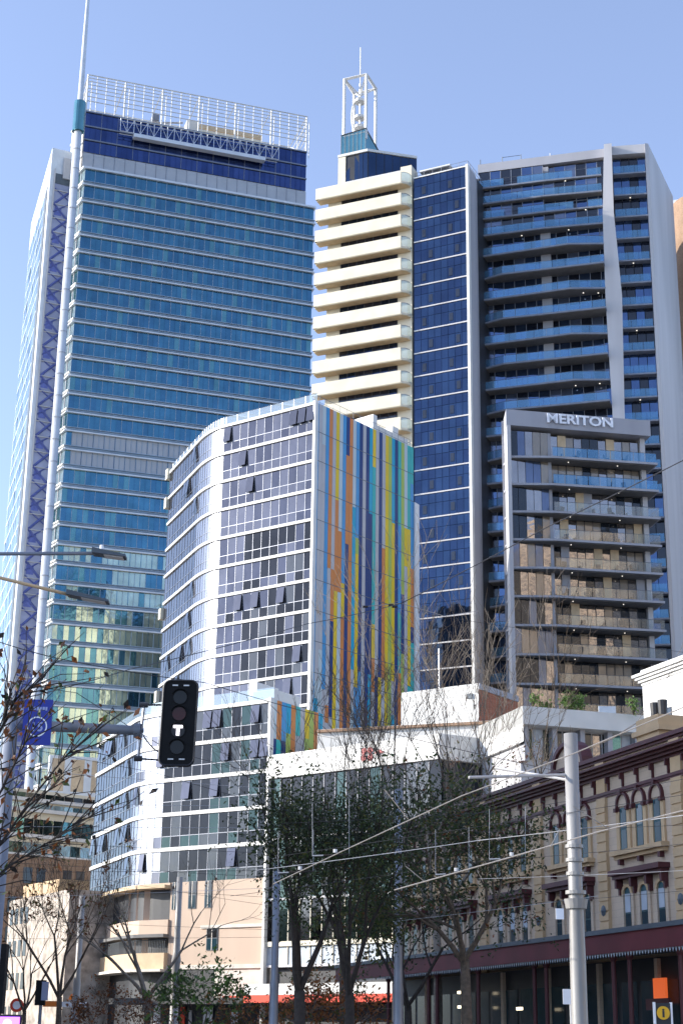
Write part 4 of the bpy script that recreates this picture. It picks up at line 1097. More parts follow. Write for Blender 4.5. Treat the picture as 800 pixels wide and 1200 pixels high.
for k in range(4):
    mb = MB()
    for j in range(4): fq3.box(mb, .5+j*1.3, 1.2+j*1.3, fq3.Z0-2.2-2.8*k, fq3.Z0-.8-2.8*k, 0, .04, M['g4'])
    mb.build('window_row', o)
mb = MB(); fq3.box(mb, 0, fq3.L+2, 0, 3.2, 0, 2.0, M['dark']); mb.build('awning', o)
fq4 = FY(70, 1030, 160, 112, 1033)
o = thing('apartment_building', 'ochre rendered building with stepped terraces between the white shop and the peach corner', 'building', fq4.pt(fq4.L/2, 0, -4))
mb = MB(); fq4.plan(mb, [(0, 0), (fq4.L+5, 0), (fq4.L+5, -9), (0, -9)], 0, fq4.Z0, M['hyel'], M['roof']); mb.build('wall', o)
for k in range(5):
    mb = MB(); fq4.box(mb, .4, fq4.L+4, fq4.Z0-2.4-2.7*k, fq4.Z0-1.1-2.7*k, 0, .04, M['hframe']); fq4.box(mb, 0, fq4.L+4.5, fq4.Z0-2.7-2.7*k, fq4.Z0-2.45-2.7*k, 0, .5, M['cream']); mb.build('terrace', o)

# ================================================================== off-frame neighbours that shade and reflect
def plain_tower(name, label, pts, h, wm, gm_, floor=3.4):
    c = sum((Vector(p) for p in pts), Vector((0, 0)))/len(pts)
    o = thing(name, label, 'building', (c.x, c.y, 0)); mb = MB(); mb.prism(pts, 0, h, wm, M['roof']); mb.build('wall', o)
    k = 0; z = 4.2
    while z+2.4 < h and k < 90:
        mb = MB()
        for a, b in zip(pts, pts[1:]+pts[:1]):
            d = Vector(b)-Vector(a); L = d.length; d /= L; nn = Vector((d.y, -d.x)); n = max(1, int(L/2.4))
            for j in range(n):
                p0 = Vector(a)+d*(L*(j+.2)/n)+nn*.03; p1 = Vector(a)+d*(L*(j+.8)/n)+nn*.03
                mb.poly([(*p0, z), (*p1, z), (*p1, z+1.8), (*p0, z+1.8)], gm_)
        mb.build('window_row', o); z += floor; k += 1
    return o
plain_tower('commercial_building', 'stone office building across the street left of the view', [(-62, 43), (-33, 43), (-33, 93), (-62, 93)], 31, M['hyel'], M['g3'])
plain_tower('commercial_building', 'off-frame low stone shop building across the street beyond the office', [(-62, 95), (-40, 95), (-40, 130), (-62, 130)], 14.5, M['pinkband'], M['g3'])
plain_tower('unseen_tower', 'tall beige residential tower behind the viewer on the right', [(70, -8), (112, -8), (132, 22), (94, 46)][::1], 100, M['resid'], M['g4'])

o = plain_tower('unseen_tower', 'unseen tower beyond the right edge, its white crown added for a reflection', [(74, 148), (96, 148), (96, 176), (74, 176)], 67, M['grey'], M['g3'])
mb = MB(); mb.prism([(73, 147), (97, 147), (97, 177), (73, 177)], 67.003, 82, M['white'], M['roof']); mb.build('reflection_crown', o)  # white crown shaped to throw a pale reflected patch on the striped wall
# ================================================================== ground
mb = MB(); mb.poly([(-900, -700, 0), (900, -700, 0), (900, 1500, 0), (-900, 1500, 0)], M['paving']); struct('ground', mb)
mb = MB(); sd = Vector((-.33, .944)); sn = Vector((sd.y, -sd.x))
def sp_(a, b): q = Vector((-3, 40))+sd*a+sn*b; return (q.x, q.y)
mb.poly([(*sp_(-90, -9), .004), (*sp_(-90, 6.5), .004), (*sp_(75, 6.5), .004), (*sp_(75, -9), .004)], M['asphalt']); struct('road', mb)
mb = MB()
for b in (-9.15, 6.5): mb.prism([sp_(-90, b), sp_(-90, b+.15), sp_(75, b+.15), sp_(75, b)], 0, .13, M['paving'])
struct('kerb', mb)
mb = MB()
for b in (-4.5, -3.06, 1, 2.44): mb.prism([sp_(-90, b), sp_(-90, b+.07), sp_(75, b+.07), sp_(75, b)], 0, .014, M['rail'])
struct('tram_track', mb)

# ================================================================== street furniture
def lathe_pole(name, label, px, py, Y, prof, mat, group=None, lean=0):
    p = at(px, py, Y); o = thing(name, label, 'pole', (p.x, p.y, 0), group)
    mb = MB(); H = p.z
    mb.tube([(p.x, p.y, z if z >= 0 else H+z) for z, r in prof] + [(p.x, p.y, H)], [r for z, r in prof]+[prof[-1][1]], mat, 16); mb.build('shaft', o, True)
    return o, p
o, p = lathe_pole('catenary_pole', 'tall sunlit pale grey tram pole with collars in front of the maroon awning', 668, 860, 38, [(0, .2), (1, .2), (1.05, .19), (3.7, .185), (5.1, .165)], M['pole'])
PX, PY = p.x, p.y
zr1 = at(677, 1040, 38).z; ring = [at(677, y, 38).z for y in (992, 1008, 1024, 1046)]
for k, z in enumerate(ring): mb = MB(); mb.tube([(PX, PY, z-.04), (PX, PY, z+.04)], .21 if k < 3 else .24, M['pole'], 16); mb.build('collar', o)
mb = MB()
z = at(677, 1060, 38).z; mb.tube([(PX, PY, z-.1), (PX, PY, z+.12)], [.24, .28], M['pole'], 16); mb.build('collar', o)
mb = MB(); a = at(549, 911, 38-1.2); mb.tube([a, (PX-.1, PY, at(668, 908, 38).z)], .035, M['steel'], 8); mb.build('arm', o)
mb = MB(); a = at(581, 900, 38+1.4); mb.tube([a, (PX-.1, PY, at(668, 914, 38).z)], .035, M['steel'], 8); mb.build('arm', o)
mb = MB(); q = at(659, 1071, 37.6); mb.box(q.x-.16, q.x+.02, q.y-.02, q.y+.02, q.z-.12, q.z+.12, M['signwhite']); mb.build('bracket_lamp', o)
lathe_pole('catenary_pole', 'slate blue tram pole rising through the trees beside the terrace', 467, 925, 54, [(0, .17), (3.4, .165), (3.5, .18), (3.7, .15), (5, .13)], M['polegrey'])
lathe_pole('catenary_pole', 'bluish grey pole left of the two dark tree trunks', 325, 1010, 56, [(0, .15), (3.6, .15), (3.7, .16), (3.9, .12)], M['polegrey'])
lathe_pole('catenary_pole', 'grey tram pole with a stepped shaft in front of the peach building', 211, 1028, 95, [(0, .25), (6.2, .23), (6.3, .28), (6.8, .2), (8, .17)], M['pole'])
lathe_pole('catenary_pole', 'slim grey tram pole at the left end of the curved balcony', 97, 1050, 98, [(0, .25), (5.2, .22), (5.5, .18)], M['pole'])
# traffic signal
TY = 20
pt_ = at(4, 870, TY); ztop_ = at(4, 845, TY).z
ts = thing('tram_signal', 'black four-aspect tram signal with lit white T hanging from a grey mast arm', 'traffic light', (at(6, 1000, TY).x, TY, 0))
mb = MB(); x0 = at(2, 1000, TY).x
mb.tube([(x0, TY, 0), (x0, TY, ztop_+.05)], .085, M['polegrey'], 12); mb.build('mast', ts, True)
pa = at(0, 849, TY); pb = at(161, 856, TY)
mb = MB(); mb.tube([(x0, TY, pa.z), pb], [.07, .06], M['polegrey'], 12); mb.tube([at(89, 851, TY)-Vector((.03,0,0)), at(89, 851, TY)+Vector((.03,0,0))], .08, M['polegrey'], 12)
mb.tube([pb-Vector((.04,0,0)), pb+Vector((.04,0,0))], .09, M['polegrey'], 12); mb.build('mast_arm', ts, True)
mb = MB(); t_ = at(169, 826, TY); b_ = at(162, 889, TY)
mb.beam(t_, b_, .018, M['polegrey']); mb.beam(pb, (pb.x+.08, TY, pb.z), .03, M['polegrey'])
mb.beam(t_, at(192, 826, TY), .012, M['dark']); mb.beam(b_, at(192, 891, TY), .012, M['dark'])
for q in (t_, b_): mb.tube([q-Vector((.05,0,.0)), q+Vector((.05,0,0))], .035, M['dark'], 8)
mb.tube([at(168+ 22*k/8, 862+20*math.sin(PI*.5*k/8)+ (0 if k < 8 else 0), TY) for k in range(9)], .009, M['dark'], 5)
mb.build('bracket', ts)
c = at(210, 848, TY-.1); W2, H2, rad = .215, .535, .09
mb = MB(); prof = []
for (sx, sz, a0) in ((1, 1, 0), (-1, 1, PI/2), (-1, -1, PI), (1, -1, 1.5*PI)):
    for k in range(7):
        t = a0+PI/2*k/6; prof.append((sx*(W2-rad)+rad*math.cos(t), sz*(H2-rad)+rad*math.sin(t)))
tiltf = lambda x, y, z: Vector((c.x+x+z*.02, c.y+y, c.z+z))
fr_ = [tiltf(x, -.06, z) for x, z in prof]; bk_ = [tiltf(x, .06, z) for x, z in prof]
mb.poly(fr_, M['black']); mb.poly(bk_, M['black'])
for k in range(len(prof)):
    j = (k+1) % len(prof); mb.poly([fr_[k], fr_[j], bk_[j], bk_[k]], M['black'])
hs = mb.build('housing', ts)
mb = MB(); m_ = M['dark']
for k in range(len(prof)):
    a = tiltf(*[prof[k][0], -.07, prof[k][1]]); b = tiltf(*[prof[(k+1) % len(prof)][0], -.07, prof[(k+1) % len(prof)][1]]); mb.beam(a, b, .012, m_)
mb.build('rim', hs)
M['redlens'] = paint('dark_red_lens', (.045, .006, .006), .3); M['dlens'] = paint('dark_lens', (.008, .007, .008), .3)
for k, z in enumerate((.32, .11, -.10, -.31)):
    mb = MB(); q = tiltf(0, -.065, z)
    mb.tube([q, q+Vector((0, -.012, 0))], .085, M['redlens'] if k == 1 else M['dlens'], 18); ln = mb.build('lens', hs)
    mb = MB()
    for s in range(11):
        t0, t1 = PI*(.1+.8*s/11), PI*(.1+.8*(s+1)/11)
        P = lambda t, y: q+Vector((.1*math.cos(t), y, .1*math.sin(t)))
        mb.poly([P(t0, 0), P(t1, 0), P(t1, -.05), P(t0, -.05)], M['black'])
    mb.build('visor', hs)
    if k == 2:
        M['tlit'] = emit('white_lit_aspect', (1, .93, 1), 2.2); mb = MB(); qq = tiltf(0, -.09, z-.005)
        mb.box(qq.x-.057, qq.x+.057, qq.y-.01, qq.y, qq.z+.035, qq.z+.065, M['tlit']); mb.box(qq.x-.017, qq.x+.017, qq.y-.01, qq.y, qq.z-.06, qq.z+.035, M['tlit']); mb.build('lit_symbol', ln)
mb = MB()
for s in (-1, 1): 
    for z in (.47, -.46): q = tiltf(s*.07, -.075, z); mb.box(q.x-.035, q.x+.035, q.y-.01, q.y, q.z-.008, q.z+.008, M['steel'])
mb.build('latch', hs)
# route sign
rs = thing('route_sign', 'small blue route sign with a ringed number 15 clamped on the mast arm', 'sign', at(43, 872, TY-.12))
mb = MB(); c = at(44, 846, TY-.12); mb.box(c.x-.18, c.x+.18, c.y, c.y+.02, c.z-.29, c.z+.285, M['signblue']); pn = mb.build('panel', rs)
mb = MB()
rc = c+Vector((0, 0, -.06))
for k in range(24):
    t0, t1 = 2*PI*k/24, 2*PI*(k+1)/24
    P = lambda r, t: rc+Vector((r*math.cos(t), -.004, r*math.sin(t)))
    mb.poly([P(.112, t0), P(.112, t1), P(.128, t1), P(.128, t0)], M['signpale'] if 'signpale' in M else M['signwhite'])
mb.build('ring', pn)
M['signpale'] = paint('sign_pale_blue', (.32, .36, .62), .5)
text_mesh('15', M['signpale'], lambda x, y, z: rc+Vector((x, -.004-z, y-.055)), 'number', pn, .16, .002, .004)
mb = MB()
for k in range(7): mb.box(c.x-.125+k*.036, c.x-.1+k*.036+.004*(k%2), c.y-.006, c.y-.001, c.z+.145+.004*(k%3), c.z+.19, M['signpale'])
mb.build('heading', pn)
# signal at the left edge
o = thing('traffic_light', 'black signal head cut off by the left edge of the photo', 'traffic light', at(0, 1185, 22))
mb = MB(); q = at(-2, 1147, 22); mb.box(q.x-.25, q.x+.10, q.y-.1, q.y+.1, q.z-.44, q.z+.44, M['black']); mb.build('housing', o)
mb = MB()
for dz in (-.25, 0, .25): mb.tube([(q.x-.08, q.y-.1, q.z+dz), (q.x-.08, q.y-.12, q.z+dz)], .1, M['dlens'], 14)
mb.build('lens', o)
mb = MB(); mb.tube([(q.x-.3, q.y, 0), (q.x-.3, q.y, q.z+.6)], .06, M['polegrey'], 10); mb.build('post', o)
# small signals by the shop
o = thing('pedestrian_signal', 'small black pedestrian signal and pole box before the white shop', 'traffic light', (at(48, 1170, 80).x, 80, 0))
mb = MB(); q = at(49, 1164, 80); mb.box(q.x-.28, q.x+.2, q.y-.1, q.y+.1, q.z-.55, q.z+.6, M['black']); mb.build('housing', o)
mb = MB(); q2 = at(52, 1162, 79.7); mb.box(q2.x-.12, q2.x+.2, q2.y-.02, q2.y+.02, q2.z-.4, q2.z+.45, M['alight']); mb.build('sign_plate', o)
mb = MB(); mb.tube([(q.x, 80, 0), (q.x, 80, q.z+.4)], .08, M['polegrey'], 8); mb.build('post', o)
# street lamp
sl = thing('street_lamp', 'twin-arm street lamp reaching in from the left with two flat dark heads', 'street lamp', (-8.4, 27.4, 0))
zz = at(100, 651, 28).z
mb = MB(); mb.tube([(-8.4, 27.4, 0), (-8.4, 27.4, zz+.3)], [.14, .09], M['polegrey'], 12); mb.build('post', sl, True)
for (xa, ya, xb, yb, Yb, z_) in ((0, 649, 112, 648.5, 28, 0), (0, 677, 82, 697, 30.5, 0)):
    e = at(xb, yb, Yb)
    s_ = Vector((-8.4, 27.4, 0)); 
    a = at(xa, ya, Yb-(.6 if yb > 660 else 0)); s_.z = a.z
    mb = MB(); mb.tube([s_, a, e], .035, M['polegrey'] if yb < 660 else M['tan'], 8); mb.build('arm', sl, True)
    e2 = at(xb+36 if yb < 660 else xb+46, yb+6 if yb < 660 else yb+10, Yb+.1); e0 = at(xb-3, yb+1, Yb)
    d = (e2-e0); s2 = Vector((0, .14, 0)); up = Vector((0, 0, 1))
    mb = MB(); mb.hexa([e0-s2, e2-s2, e2+s2, e0+s2, e0-s2+up*.1, e2-s2*.8+up*.05, e2+s2*.8+up*.05, e0+s2+up*.1], M['slate']); hd = mb.build('lamp_head', sl)
    mb = MB(); b0 = e0.lerp(e2, .35)-up*.02; b1 = e0.lerp(e2, .92)-up*.02; mb.hexa([b0-s2*.7, b1-s2*.7, b1+s2*.7, b0+s2*.7, b0-s2*.7+up*.02, b1-s2*.7+up*.02, b1+s2*.7+up*.02, b0+s2*.7+up*.02], M['grey_light']); mb.build('lens', hd)
    if yb < 660:
        mb = MB(); q = e0.lerp(e2, .25)+up*.1; mb.tube([q, q+up*.09], .035, M['signwhite'], 8); mb.build('sensor', hd)
# signs right
o = thing('information_sign', 'white-edged totem sign with a yellow i disc in front of the terrace', 'sign', (at(776, 1190, 44).x, 44, 0))
q = at(776, 1188, 44)
mb = MB(); hw = .22; z1 = at(776, 1175.5, 44).z; mb.box(q.x-hw, q.x+hw, 43.95, 44.05, .2, z1, M['dark']); mb.build('panel', o)
mb = MB()
for s in (-1, 1): mb.box(q.x+s*hw-.025, q.x+s*hw+.025, 43.93, 44.07, 0, z1+.02, M['signwhite'])
mb.build('frame', o)
qd = at(776.5, 1187, 43.9); mb = MB(); mb.tube([qd, qd-Vector((0, .02, 0))], .17, M['yellow'], 24); dk = mb.build('disc', o)
text_mesh('i', M['dark'], lambda x, y, z: qd+Vector((x*1.1, -.024-z, y-.1)), 'letter', dk, .3, .003, .012)
o = thing('street_sign', 'blank white square sign beside the tall pale pole', 'sign', (at(664, 1168, 39).x, 39, 0))
q = at(664, 1168, 39); mb = MB(); mb.box(q.x-.1, q.x+.12, 38.98, 39.0, q.z-.17, q.z+.17, M['signwhite']); mb.build('plate', o)
mb = MB(); mb.tube([(q.x+.08, 39.04, 0), (q.x+.08, 39.04, q.z+.1)], .025, M['steel'], 8); mb.build('post', o)
o = thing('video_screen', 'lit purple street screen at the bottom left corner', 'screen', (at(10, 1195, 60).x, 60, 0))
M['screen'] = emit('purple_screen', (.45, .12, .9), 1.6); q = at(9, 1202, 60)
mb = MB(); mb.box(q.x-.5, q.x+.42, 59.95, 60, q.z-.6, q.z+.3, M['screen']); sc_ = mb.build('display', o); mb = MB(); mb.box(q.x-.56, q.x+.48, 60.01, 60.15, 0, q.z+.38, M['dark']); mb.build('cabinet', o)
mb = MB(); mb.tube([(q.x, 59.94, q.z+.08), (q.x, 59.93, q.z+.08)], .14, emit('screen_spot', (.9, .8, 1), 3), 12); mb.build('image', o)
for k, (x, y, r, m, lab) in enumerate(((20, 1178, .4, 'red', 'round red shop sign at lower left'), (80, 1177, .0, 'orange', 'orange and white lit shop fascia strip at lower left'))):
    Y = 100; q = at(x, y, Y)
    o = thing('shop_sign', lab, 'sign', q)
    mb = MB()
    if r: mb.tube([q, q+Vector((0, .1, 0))], r, M['red'], 20); mb.tube([q-Vector((0,.01,0)), q+Vector((0, .09, 0))], r*.6, M['signwhite'], 20)
    else: mb.box(q.x-1.5, q.x-.4, Y, Y+.1, q.z-.15, q.z+.18, M['orange']); mb.box(q.x-.38, q.x+1.1, Y, Y+.1, q.z-.15, q.z+.15, M['signwhite'])
    mb.build('plate', o)

# ================================================================== overhead wires
def wire(pts, r, m, label, name='overhead_wire', group=None, sag=0):
    P = [at(*p) for p in pts]; out = []
    for a, b in zip(P, P[1:]):
        for k in range(8): t = k/8; out.append(a.lerp(b, t)-Vector((0, 0, sag*4*t*(1-t))))
    out.append(P[-1]); mb = MB(); mb.tube(out, r, m, 5, True); o = mb.build(name); tag(o, label, 'cable', group); return o
wire([(470, 707, 44), (640, 618, 38), (830, 524, 32)], .013, M['wire'], 'thick dark cable climbing to the right edge above the signed block', sag=.02)
wire([(470, 707, 44), (360, 731, 40), (150, 785, 32), (-30, 832, 26)], .010, M['wire'], 'dark cable falling left across the striped wall to the left edge', sag=.03)
wire([(425, 711, 44), (470, 707, 44), (520, 722, 46), (560, 716, 50)], .011, M['brass'], 'knotted cable joint with insulators before the striped wall')
for (x, y) in ((428, 711), (458, 709), (462, 711)):
    q = at(x, y, 43.95); mb = MB(); mb.tube([q-Vector((.07,0,0)), q+Vector((.07,0,0))], [.035, .03], M['barkd'], 8); tag(mb.build('insulator'), 'small brown insulator strung on the cable before the striped wall', 'insulator', 'insulators before the striped wall')
wire([(-30, 742, 30), (70, 772, 30), (240, 800, 34), (420, 850, 44), (660, 905, 38)], .009, M['wire'], 'thin cable sloping down right behind the tram signal', sag=.03)
wire([(-30, 790, 30), (90, 812, 32), (200, 880, 36), (330, 912, 42)], .007, M['wire'], 'fine wire crossing the lower teal tower', sag=.02)
wire([(320, 1036, 40), (400, 998, 37), (540, 933, 33), (672, 883, 30), (840, 812, 27)], .012, M['brass'], 'pale contact rod rising right over the dark trees', 'contact_wire')
wire([(462, 1043, 36), (600, 1004, 33), (700, 975, 31), (840, 940, 29)], .014, M['brass'], 'pale contact rod rising right across the terrace windows', 'contact_wire')
span = [((300, 1020, 42), (560, 985, 40), (840, 950, 36)), ((270, 1050, 44), (560, 1010, 42), (840, 985, 38)), ((330, 965, 42), (600, 950, 42), (840, 905, 38)),
        ((560, 1030, 42), (840, 1018, 40)), ((560, 975, 42), (840, 965, 40)), ((600, 1060, 44), (840, 1040, 40)), ((0, 940, 50), (330, 945, 50)), ((0, 985, 55), (320, 1000, 52)),
        ((0, 1010, 60), (400, 1032, 52)), ((0, 1052, 60), (330, 1040, 56)), ((0, 1040, 60), (120, 1030, 66), (320, 1062, 60)), ((0, 1022, 46), (470, 1018, 46)), ((0, 900, 40), (330, 925, 44)), ((20, 1078, 66), (330, 1090, 60)), ((0, 1100, 70), (330, 1098, 64)), ((0, 968, 48), (330, 970, 48)), ((120, 1040, 60), (480, 1060, 55)), ((0, 870, 36), (180, 905, 40), (480, 990, 44)), ((460, 1080, 50), (700, 1050, 44)), ((330, 1003, 42), (840, 925, 36)), ((500, 720, 46), (840, 770, 50))]
for k, s in enumerate(span):
    wire(s, .006 if k else .009, M['wire'] if k % 3 else M['steel'], 'fine span wire of the tram overhead net', group='fine span wires of the tram overhead net', sag=.02)
# hanging U brackets
def ubr(x0, x1, y0, y1, Y, n):
    a, b = at(x0, y0, Y), at(x1, y0-3, Y); c, d = at(x0, y1, Y), at(x1, y1-2, Y)
    o = thing('wire_hanger', n, 'wire hanger', c)
    mb = MB(); mb.beam(a, c, .006, M['grey_slab']); mb.beam(b, d, .006, M['grey_slab']); mb.build('dropper', o)
    mb = MB(); mb.tube([c, c.lerp(d, .3)], .018, M['steel'], 6); mb.tube([c.lerp(d, .3), d], .022, M['barkd'], 6); mb.build('bar', o)
    mb = MB(); q = c.lerp(d, .62)+Vector((0, 0, .05)); mb.tube([q, q+Vector((.0, .0, .08))], .05, M['steel'], 8); mb.build('clamp', o)
ubr(573, 615, 948, 1007, 37, 'U-shaped wire hanger left of the tall pale pole')
ubr(510, 549, 972, 1025, 38, 'U-shaped wire hanger before the terrace left part')
ubr(366, 409, 940, 1003, 38, 'U-shaped wire hanger above the right dark tree')
ubr(326, 367, 975, 1023, 40, 'U-shaped wire hanger above the left dark tree')
for (a, b, Y, lab) in (((450, 925), (478, 960), 37, 'short stay rod meeting the upper contact rod'), ((671, 945), (714, 972), 30, 'short stay rod right of the tall pale pole'), ((475, 1015), (497, 1033), 36, 'short stay rod near the slate pole'), ((655, 972), (645, 992), 31, 'short stay rod left of the tall pale pole')):
    mb = MB(); mb.tube([at(*a, Y), at(*b, Y)], .01, M['brass'], 5); tag(mb.build('stay_rod'), lab, 'rod')
# small flying bits
# ================================================================== trees
def rndv(s=1.): return Vector((R.uniform(-1, 1), R.uniform(-1, 1), R.uniform(-1, 1)))*s
def grow(mb, tips, p, d, L, r, depth, maxd, mat, spread=.5, up=.15, shrink=.72, kids=(2, 3), mid=None):
    pts = [p]; rad = [r]; n = 3; q = p.copy(); dd = d.normalized()
    for k in range(n):
        dd = (dd+rndv(.14)+Vector((0, 0, up*.15))).normalized(); q = q+dd*(L/n); pts.append(q.copy()); rad.append(r*(1-.38*(k+1)/n))
    mb.tube(pts, rad, mat, 8 if depth == 0 else (5 if depth < 3 else 3), depth == 0)
    if depth >= maxd-3: tips += pts[1:]
    if depth >= maxd: return
    for c in range(R.randint(*kids)+(1 if depth == 0 else 0)):
        nd = (dd+rndv(spread)+Vector((0, 0, up))).normalized()
        
        j = R.choice((2, 3, 3)) if depth else 3
        grow(mb, tips, pts[j], nd, L*shrink*R.uniform(.8, 1.15), max(rad[j]*.74, .011), depth+1, maxd, mat, spread, up, shrink, kids)
def leaves(mb, tips, n, size, mats, jit):
    for _ in range(n):
        if _ % 7 == 0: cl = R.choice(tips)+Vector((R.gauss(0, jit*.7), R.gauss(0, jit*.7), R.gauss(0, jit)-jit*.3)); mt_ = dirz(mats)
        c = cl+Vector((R.gauss(0, .14), R.gauss(0, .14), R.gauss(0, .14)))
        a = rndv().normalized(); b = a.cross(rndv().normalized()).normalized(); s = size*R.uniform(.5, 1.2)
        mb.poly([c-a*s, c-b*s*.45, c+a*s, c+b*s*.45], mt_ if R.random() < .7 else dirz(mats))
def tree(name, label, px, Y, H, r, trunk_h, maxd, mat, spread=.5, up=.15, leaf=None, group=None, shrink=.74, kids=(2, 3), seed=1, lean=(0, 0)):
    global R
    R = random.Random(seed)
    b = at(px, 1200, Y); base = Vector((b.x, Y, 0)); o = thing(name, label, 'tree', base, group)
    mb = MB(); tips = []
    pts = [base, base+Vector((.05, 0, trunk_h*.5)), base+Vector((lean[0], lean[1], trunk_h))]
    mb.tube(pts, [r*1.15, r, r*.85], mat, 10)
    tw = (H-trunk_h); L0 = tw*(1-shrink)/(1-shrink**(maxd+1))*(1.25 if leaf and leaf[0] > 600 else 1.75)
    ini = 4
    for k in range(ini):
        t = 2*PI*k/ini+R.uniform(-.4, .4); grow(mb, tips, pts[-1]-Vector((0, 0, .3*k/ini)), Vector((spread*math.cos(t), spread*math.sin(t), 1)), L0, r*.55, 1, maxd, mat, spread, up, shrink, kids)
    mb.build('trunk', o, True)
    if leaf:
        lb = MB(); leaves(lb, tips, *leaf); lb.build('crown', o)
    return o
D = [(M['leafd'], 5), (M['leafm'], 3), (M['leafy'], .8)]
tree('street_tree', 'dark leafy street tree with the thicker left trunk before the white fascia building', 350, 46, 8.6, .18, 3.2, 5, M['barkd'], .26, .16, (6500, .07, D, .5), seed=23, shrink=.74)
tree('street_tree', 'dark leafy street tree with the forked right trunk before the white fascia building', 409, 47, 8.9, .15, 3.2, 5, M['barkd'], .32, .16, (6500, .07, D, .5), seed=29, shrink=.74)
tree('street_tree', 'sparse leafed street tree with a pale trunk before the terrace left part', 545, 50, 9.6, .17, 4.3, 5, M['bark'], .75, .12, (8000, .085, [(M['leafm'], 3), (M['leafy'], 2), (M['leafd'], 3), (M['leafb'], .4)], .45), seed=14, shrink=.78)
tree('street_tree', 'sparse dark tree filling the gap beside the slate pole', 478, 60, 9.8, .14, 3.2, 5, M['barkd'], .7, .14, (8000, .085, [(M['leafd'], 4), (M['leafm'], 2), (M['leafb'], .5)], .5), seed=21, shrink=.78)
tree('bare_tree', 'tall leafless tree rising in front of the brick rooftop side', 512, 74, 18.2, .20, 7, 6, M['barkp'], .6, .22, None, seed=5, shrink=.78)
tree('bare_tree', 'tall leafless tree reaching up before the base of the grey slab tower', 565, 80, 18.8, .2, 8, 6, M['bark'], .62, .2, None, seed=6, shrink=.78)
tree('bare_tree', 'leafless tree spreading in front of the white fascia', 400, 70, 13.6, .16, 6, 6, M['bark'], .6, .2, None, seed=8, shrink=.78)
tree('bare_tree', 'leafless tree standing above the terrace behind the pale pole', 612, 88, 15.0, .16, 8, 5, M['barkp'], .55, .2, (300, .1, [(M['leafy'], 1), (M['leafb'], 1)], .3), seed=10, shrink=.78)
tree('bare_tree', 'leafless pale tree in front of the curved balcony', 172, 88, 9.8, .2, 4.1, 5, M['barkp'], .65, .2, (160, .13, [(M['leafy'], 1), (M['leafb'], 1)], .2), seed=11, shrink=.76)
tree('bare_tree', 'slender leafless tree before the white shop at lower left', 68, 92, 11.2, .17, 4.2, 5, M['bark'], .5, .25, (140, .12, [(M['leafy'], 1), (M['leafb'], 2)], .2), seed=12, shrink=.76)
tree('bare_tree', 'thin leafless tree nearest the left edge before the white shop', 28, 90, 8.6, .12, 3.4, 6, M['bark'], .6, .2, (500, .13, [(M['leafb'], 3), (M['leafy'], 1)], .3), seed=13, shrink=.76)
tree('small_tree', 'little tree with orange autumn leaves between the two dark trunks', 386, 66, 4.9, .07, 1.2, 5, M['barkp'], .75, .12, (2300, .10, [(M['leafo'], 3), (M['leafy'], 1), (M['leafb'], 1)], .28), seed=15, shrink=.78)
tree('small_tree', 'little tree with thin orange foliage left of the blue-grey pole', 300, 74, 4.2, .06, 1.2, 5, M['bark'], .8, .1, (1100, .10, [(M['leafo'], 2), (M['leafy'], 2), (M['leafb'], 1)], .3), seed=16, shrink=.78)
tree('small_tree', 'small reddish brown tree in the shade of the corner shops', 133, 86, 4.9, .06, 1.4, 5, M['bark'], .8, .1, (1500, .10, [(M['leafb'], 3), (M['leafo'], 1)], .3), seed=17, shrink=.78)
tree('small_tree', 'green leafy tree beside the grey stepped pole at the shops', 236, 84, 6.3, .09, 2.4, 5, M['bark'], .95, .02, (1500, .15, [(M['leafg'], 3), (M['leafm'], 2)], .4), seed=18, shrink=.78)
# foreground branches with brown leaves, left edge
R = random.Random(31)
o = thing('plane_tree', 'near autumn tree whose twigs with dry brown leaves enter at the left edge', 'tree', (-3.6, 13, 0))
mb = MB(); tb = Vector((-3.6, 13, 0)); mb.tube([tb, tb+Vector((0, 0, 1.5)), tb+Vector((.05, 0, 2.7))], [.16, .13, .11], M['barkd'], 10)
tips = []; src = tb+Vector((.05, 0, 2.7))
mb.tube([src, src+Vector((.0, 0, 1.8)), src+Vector((-.1, 0, 3))], [.1, .06, .03], M['barkd'], 8)
for (pts, r) in ((((-40, 1040, 13), (0, 990, 13), (38, 935, 12.9), (78, 885, 12.8), (90, 876, 12.8)), .018), (((-40, 1020, 13), (-5, 940, 13.1), (20, 890, 13.2), (36, 858, 13.2)), .02), (((-40, 1060, 13), (10, 1015, 13), (60, 985, 12.9), (92, 962, 12.9)), .014),
                 (((-40, 930, 13), (-5, 870, 13), (18, 820, 13), (50, 795, 13)), .02), (((-30, 900, 13), (5, 850, 13), (14, 800, 13)), .014), (((-30, 1000, 13.2), (20, 965, 13.2), (58, 925, 13.2)), .014)):
    P = [at(*q) for q in pts]; P = [src+Vector((0,0,R.uniform(0, 1)))]+P
    r *= .6; mb.tube(P, [r*1.6]+[r*(1-.75*k/len(P)) for k in range(len(P)-1)], M['barkd'], 6)
    for a, b in zip(P[1:], P[2:]):
        for _ in range(8):
            s = a.lerp(b, R.random()); d = ((b-a).normalized()+rndv(.6)); L = R.uniform(.12, .42)
            e = s+d.normalized()*L; e2 = e+(d+rndv(.4)).normalized()*L*.7
            mb.tube([s, e, e2], [.006, .004, .002], M['barkd'], 4); tips += [e, e2]
mb.build('trunk', o, True)
lb = MB(); tips = [t for t in tips]
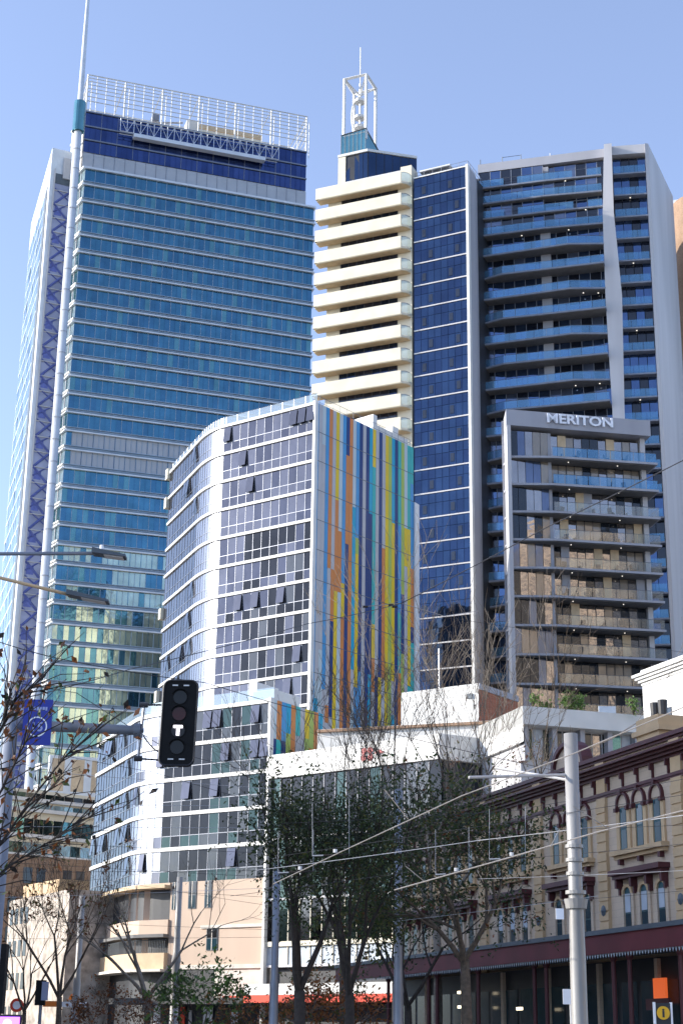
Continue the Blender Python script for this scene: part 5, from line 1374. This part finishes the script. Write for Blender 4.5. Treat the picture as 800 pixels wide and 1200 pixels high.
for _ in range(380):
    c = R.choice(tips)+rndv(.05); a = (rndv()+Vector((0, 0, -.6))).normalized(); b = a.cross(rndv().normalized()).normalized(); s = R.uniform(.02, .05)
    k = R.uniform(-.3, .3)*s
    m = dirz([(M['barkd'], 2), (M['leafb'], 4), (M['leafm'], 1)])
    n_ = a.cross(b)
    lb.poly([c-a*s, c-b*s*.5+n_*k, c+b*.0+a*.2*s], m); lb.poly([c-a*s, c+b*s*.5+n_*k, c+a*.2*s], m); lb.poly([c+a*s, c-b*s*.5+n_*k, c+b*s*.5+n_*k], m)
lb.build('crown', o)
# roof plants
def shrub(px, py, Y, h, w, n, mats, label, seed, name='roof_shrub'):
    global R
    R = random.Random(seed); b = at(px, py, Y); o = thing(name, label, 'shrub', b); mb = MB(); tips = []
    for k in range(5): grow(mb, tips, b, Vector((R.uniform(-w, w), R.uniform(-w, w), 1)), h*.34, .04, 2, 4, M['bark'], .6, .2)
    mb.build('stem', o); lb = MB(); leaves(lb, tips, n, .14, mats, .14*w); lb.build('foliage', o)
shrub(672, 838, 113, 2.1, 1.3, 900, [(M['leafg'], 3), (M['leafm'], 2)], 'rounded green shrub on the low white roof below the signed block', 41)
shrub(623, 832, 113, 1.6, .4, 120, [(M['leafg'], 1)], 'thin upright plant at the left end of the low white roof', 42)
shrub(640, 834, 113, 1.0, .8, 160, [(M['leafg'], 1), (M['leafy'], 1)], 'small wispy plant between the thin plant and the rounded shrub', 43)
shrub(742, 838, 110, 1.6, .4, 120, [(M['leafg'], 1)], 'thin plant beside the cream cornice at the right end of the low roof', 44)
q = at(711, 836, 112); mb = MB(); mb.box(q.x-.6, q.x+.6, q.y-.1, q.y+.1, q.z-.4, q.z+.5, M['hcurt']); tag(mb.build('roof_screen'), 'small pale blue panel standing on the low white roof', 'panel')
# ================================================================== light
SUN_EL = math.radians(20); SUN_AZ = math.radians(0)   # sun towards -X
sd3 = Vector((-math.cos(SUN_EL)*math.cos(SUN_AZ), -math.cos(SUN_EL)*math.sin(SUN_AZ), math.sin(SUN_EL)))
ld = bpy.data.lights.new('sun', 'SUN'); ld.energy = 2.5; ld.angle = math.radians(.5); ld.color = (1, .93, .82)
lo = bpy.data.objects.new('sun', ld); COL.objects.link(lo); lo.rotation_euler = (-sd3).to_track_quat('-Z', 'Y').to_euler(); lo.location = (-50, 0, 80)
w = bpy.data.worlds.new('World'); scene.world = w; w.use_nodes = True; nt = w.node_tree
sk = nt.nodes.new('ShaderNodeTexSky'); sk.sky_type = 'NISHITA'; sk.sun_disc = False
sk.sun_elevation = SUN_EL; sk.sun_rotation = math.radians(-90); sk.altitude = 20; sk.air_density = 1.0; sk.dust_density = 1.2; sk.ozone_density = 8.0
bg = nt.nodes['Background']; bg.inputs['Strength'].default_value = .138
hs_ = nt.nodes.new('ShaderNodeHueSaturation'); hs_.inputs['Saturation'].default_value = .70
nt.links.new(sk.outputs[0], hs_.inputs['Color']); nt.links.new(hs_.outputs[0], bg.inputs['Color'])
scene.view_settings.view_transform = 'Standard'; scene.view_settings.look = 'None'; scene.view_settings.exposure = 1.45; scene.view_settings.gamma = 1
scene.render.engine = 'CYCLES'
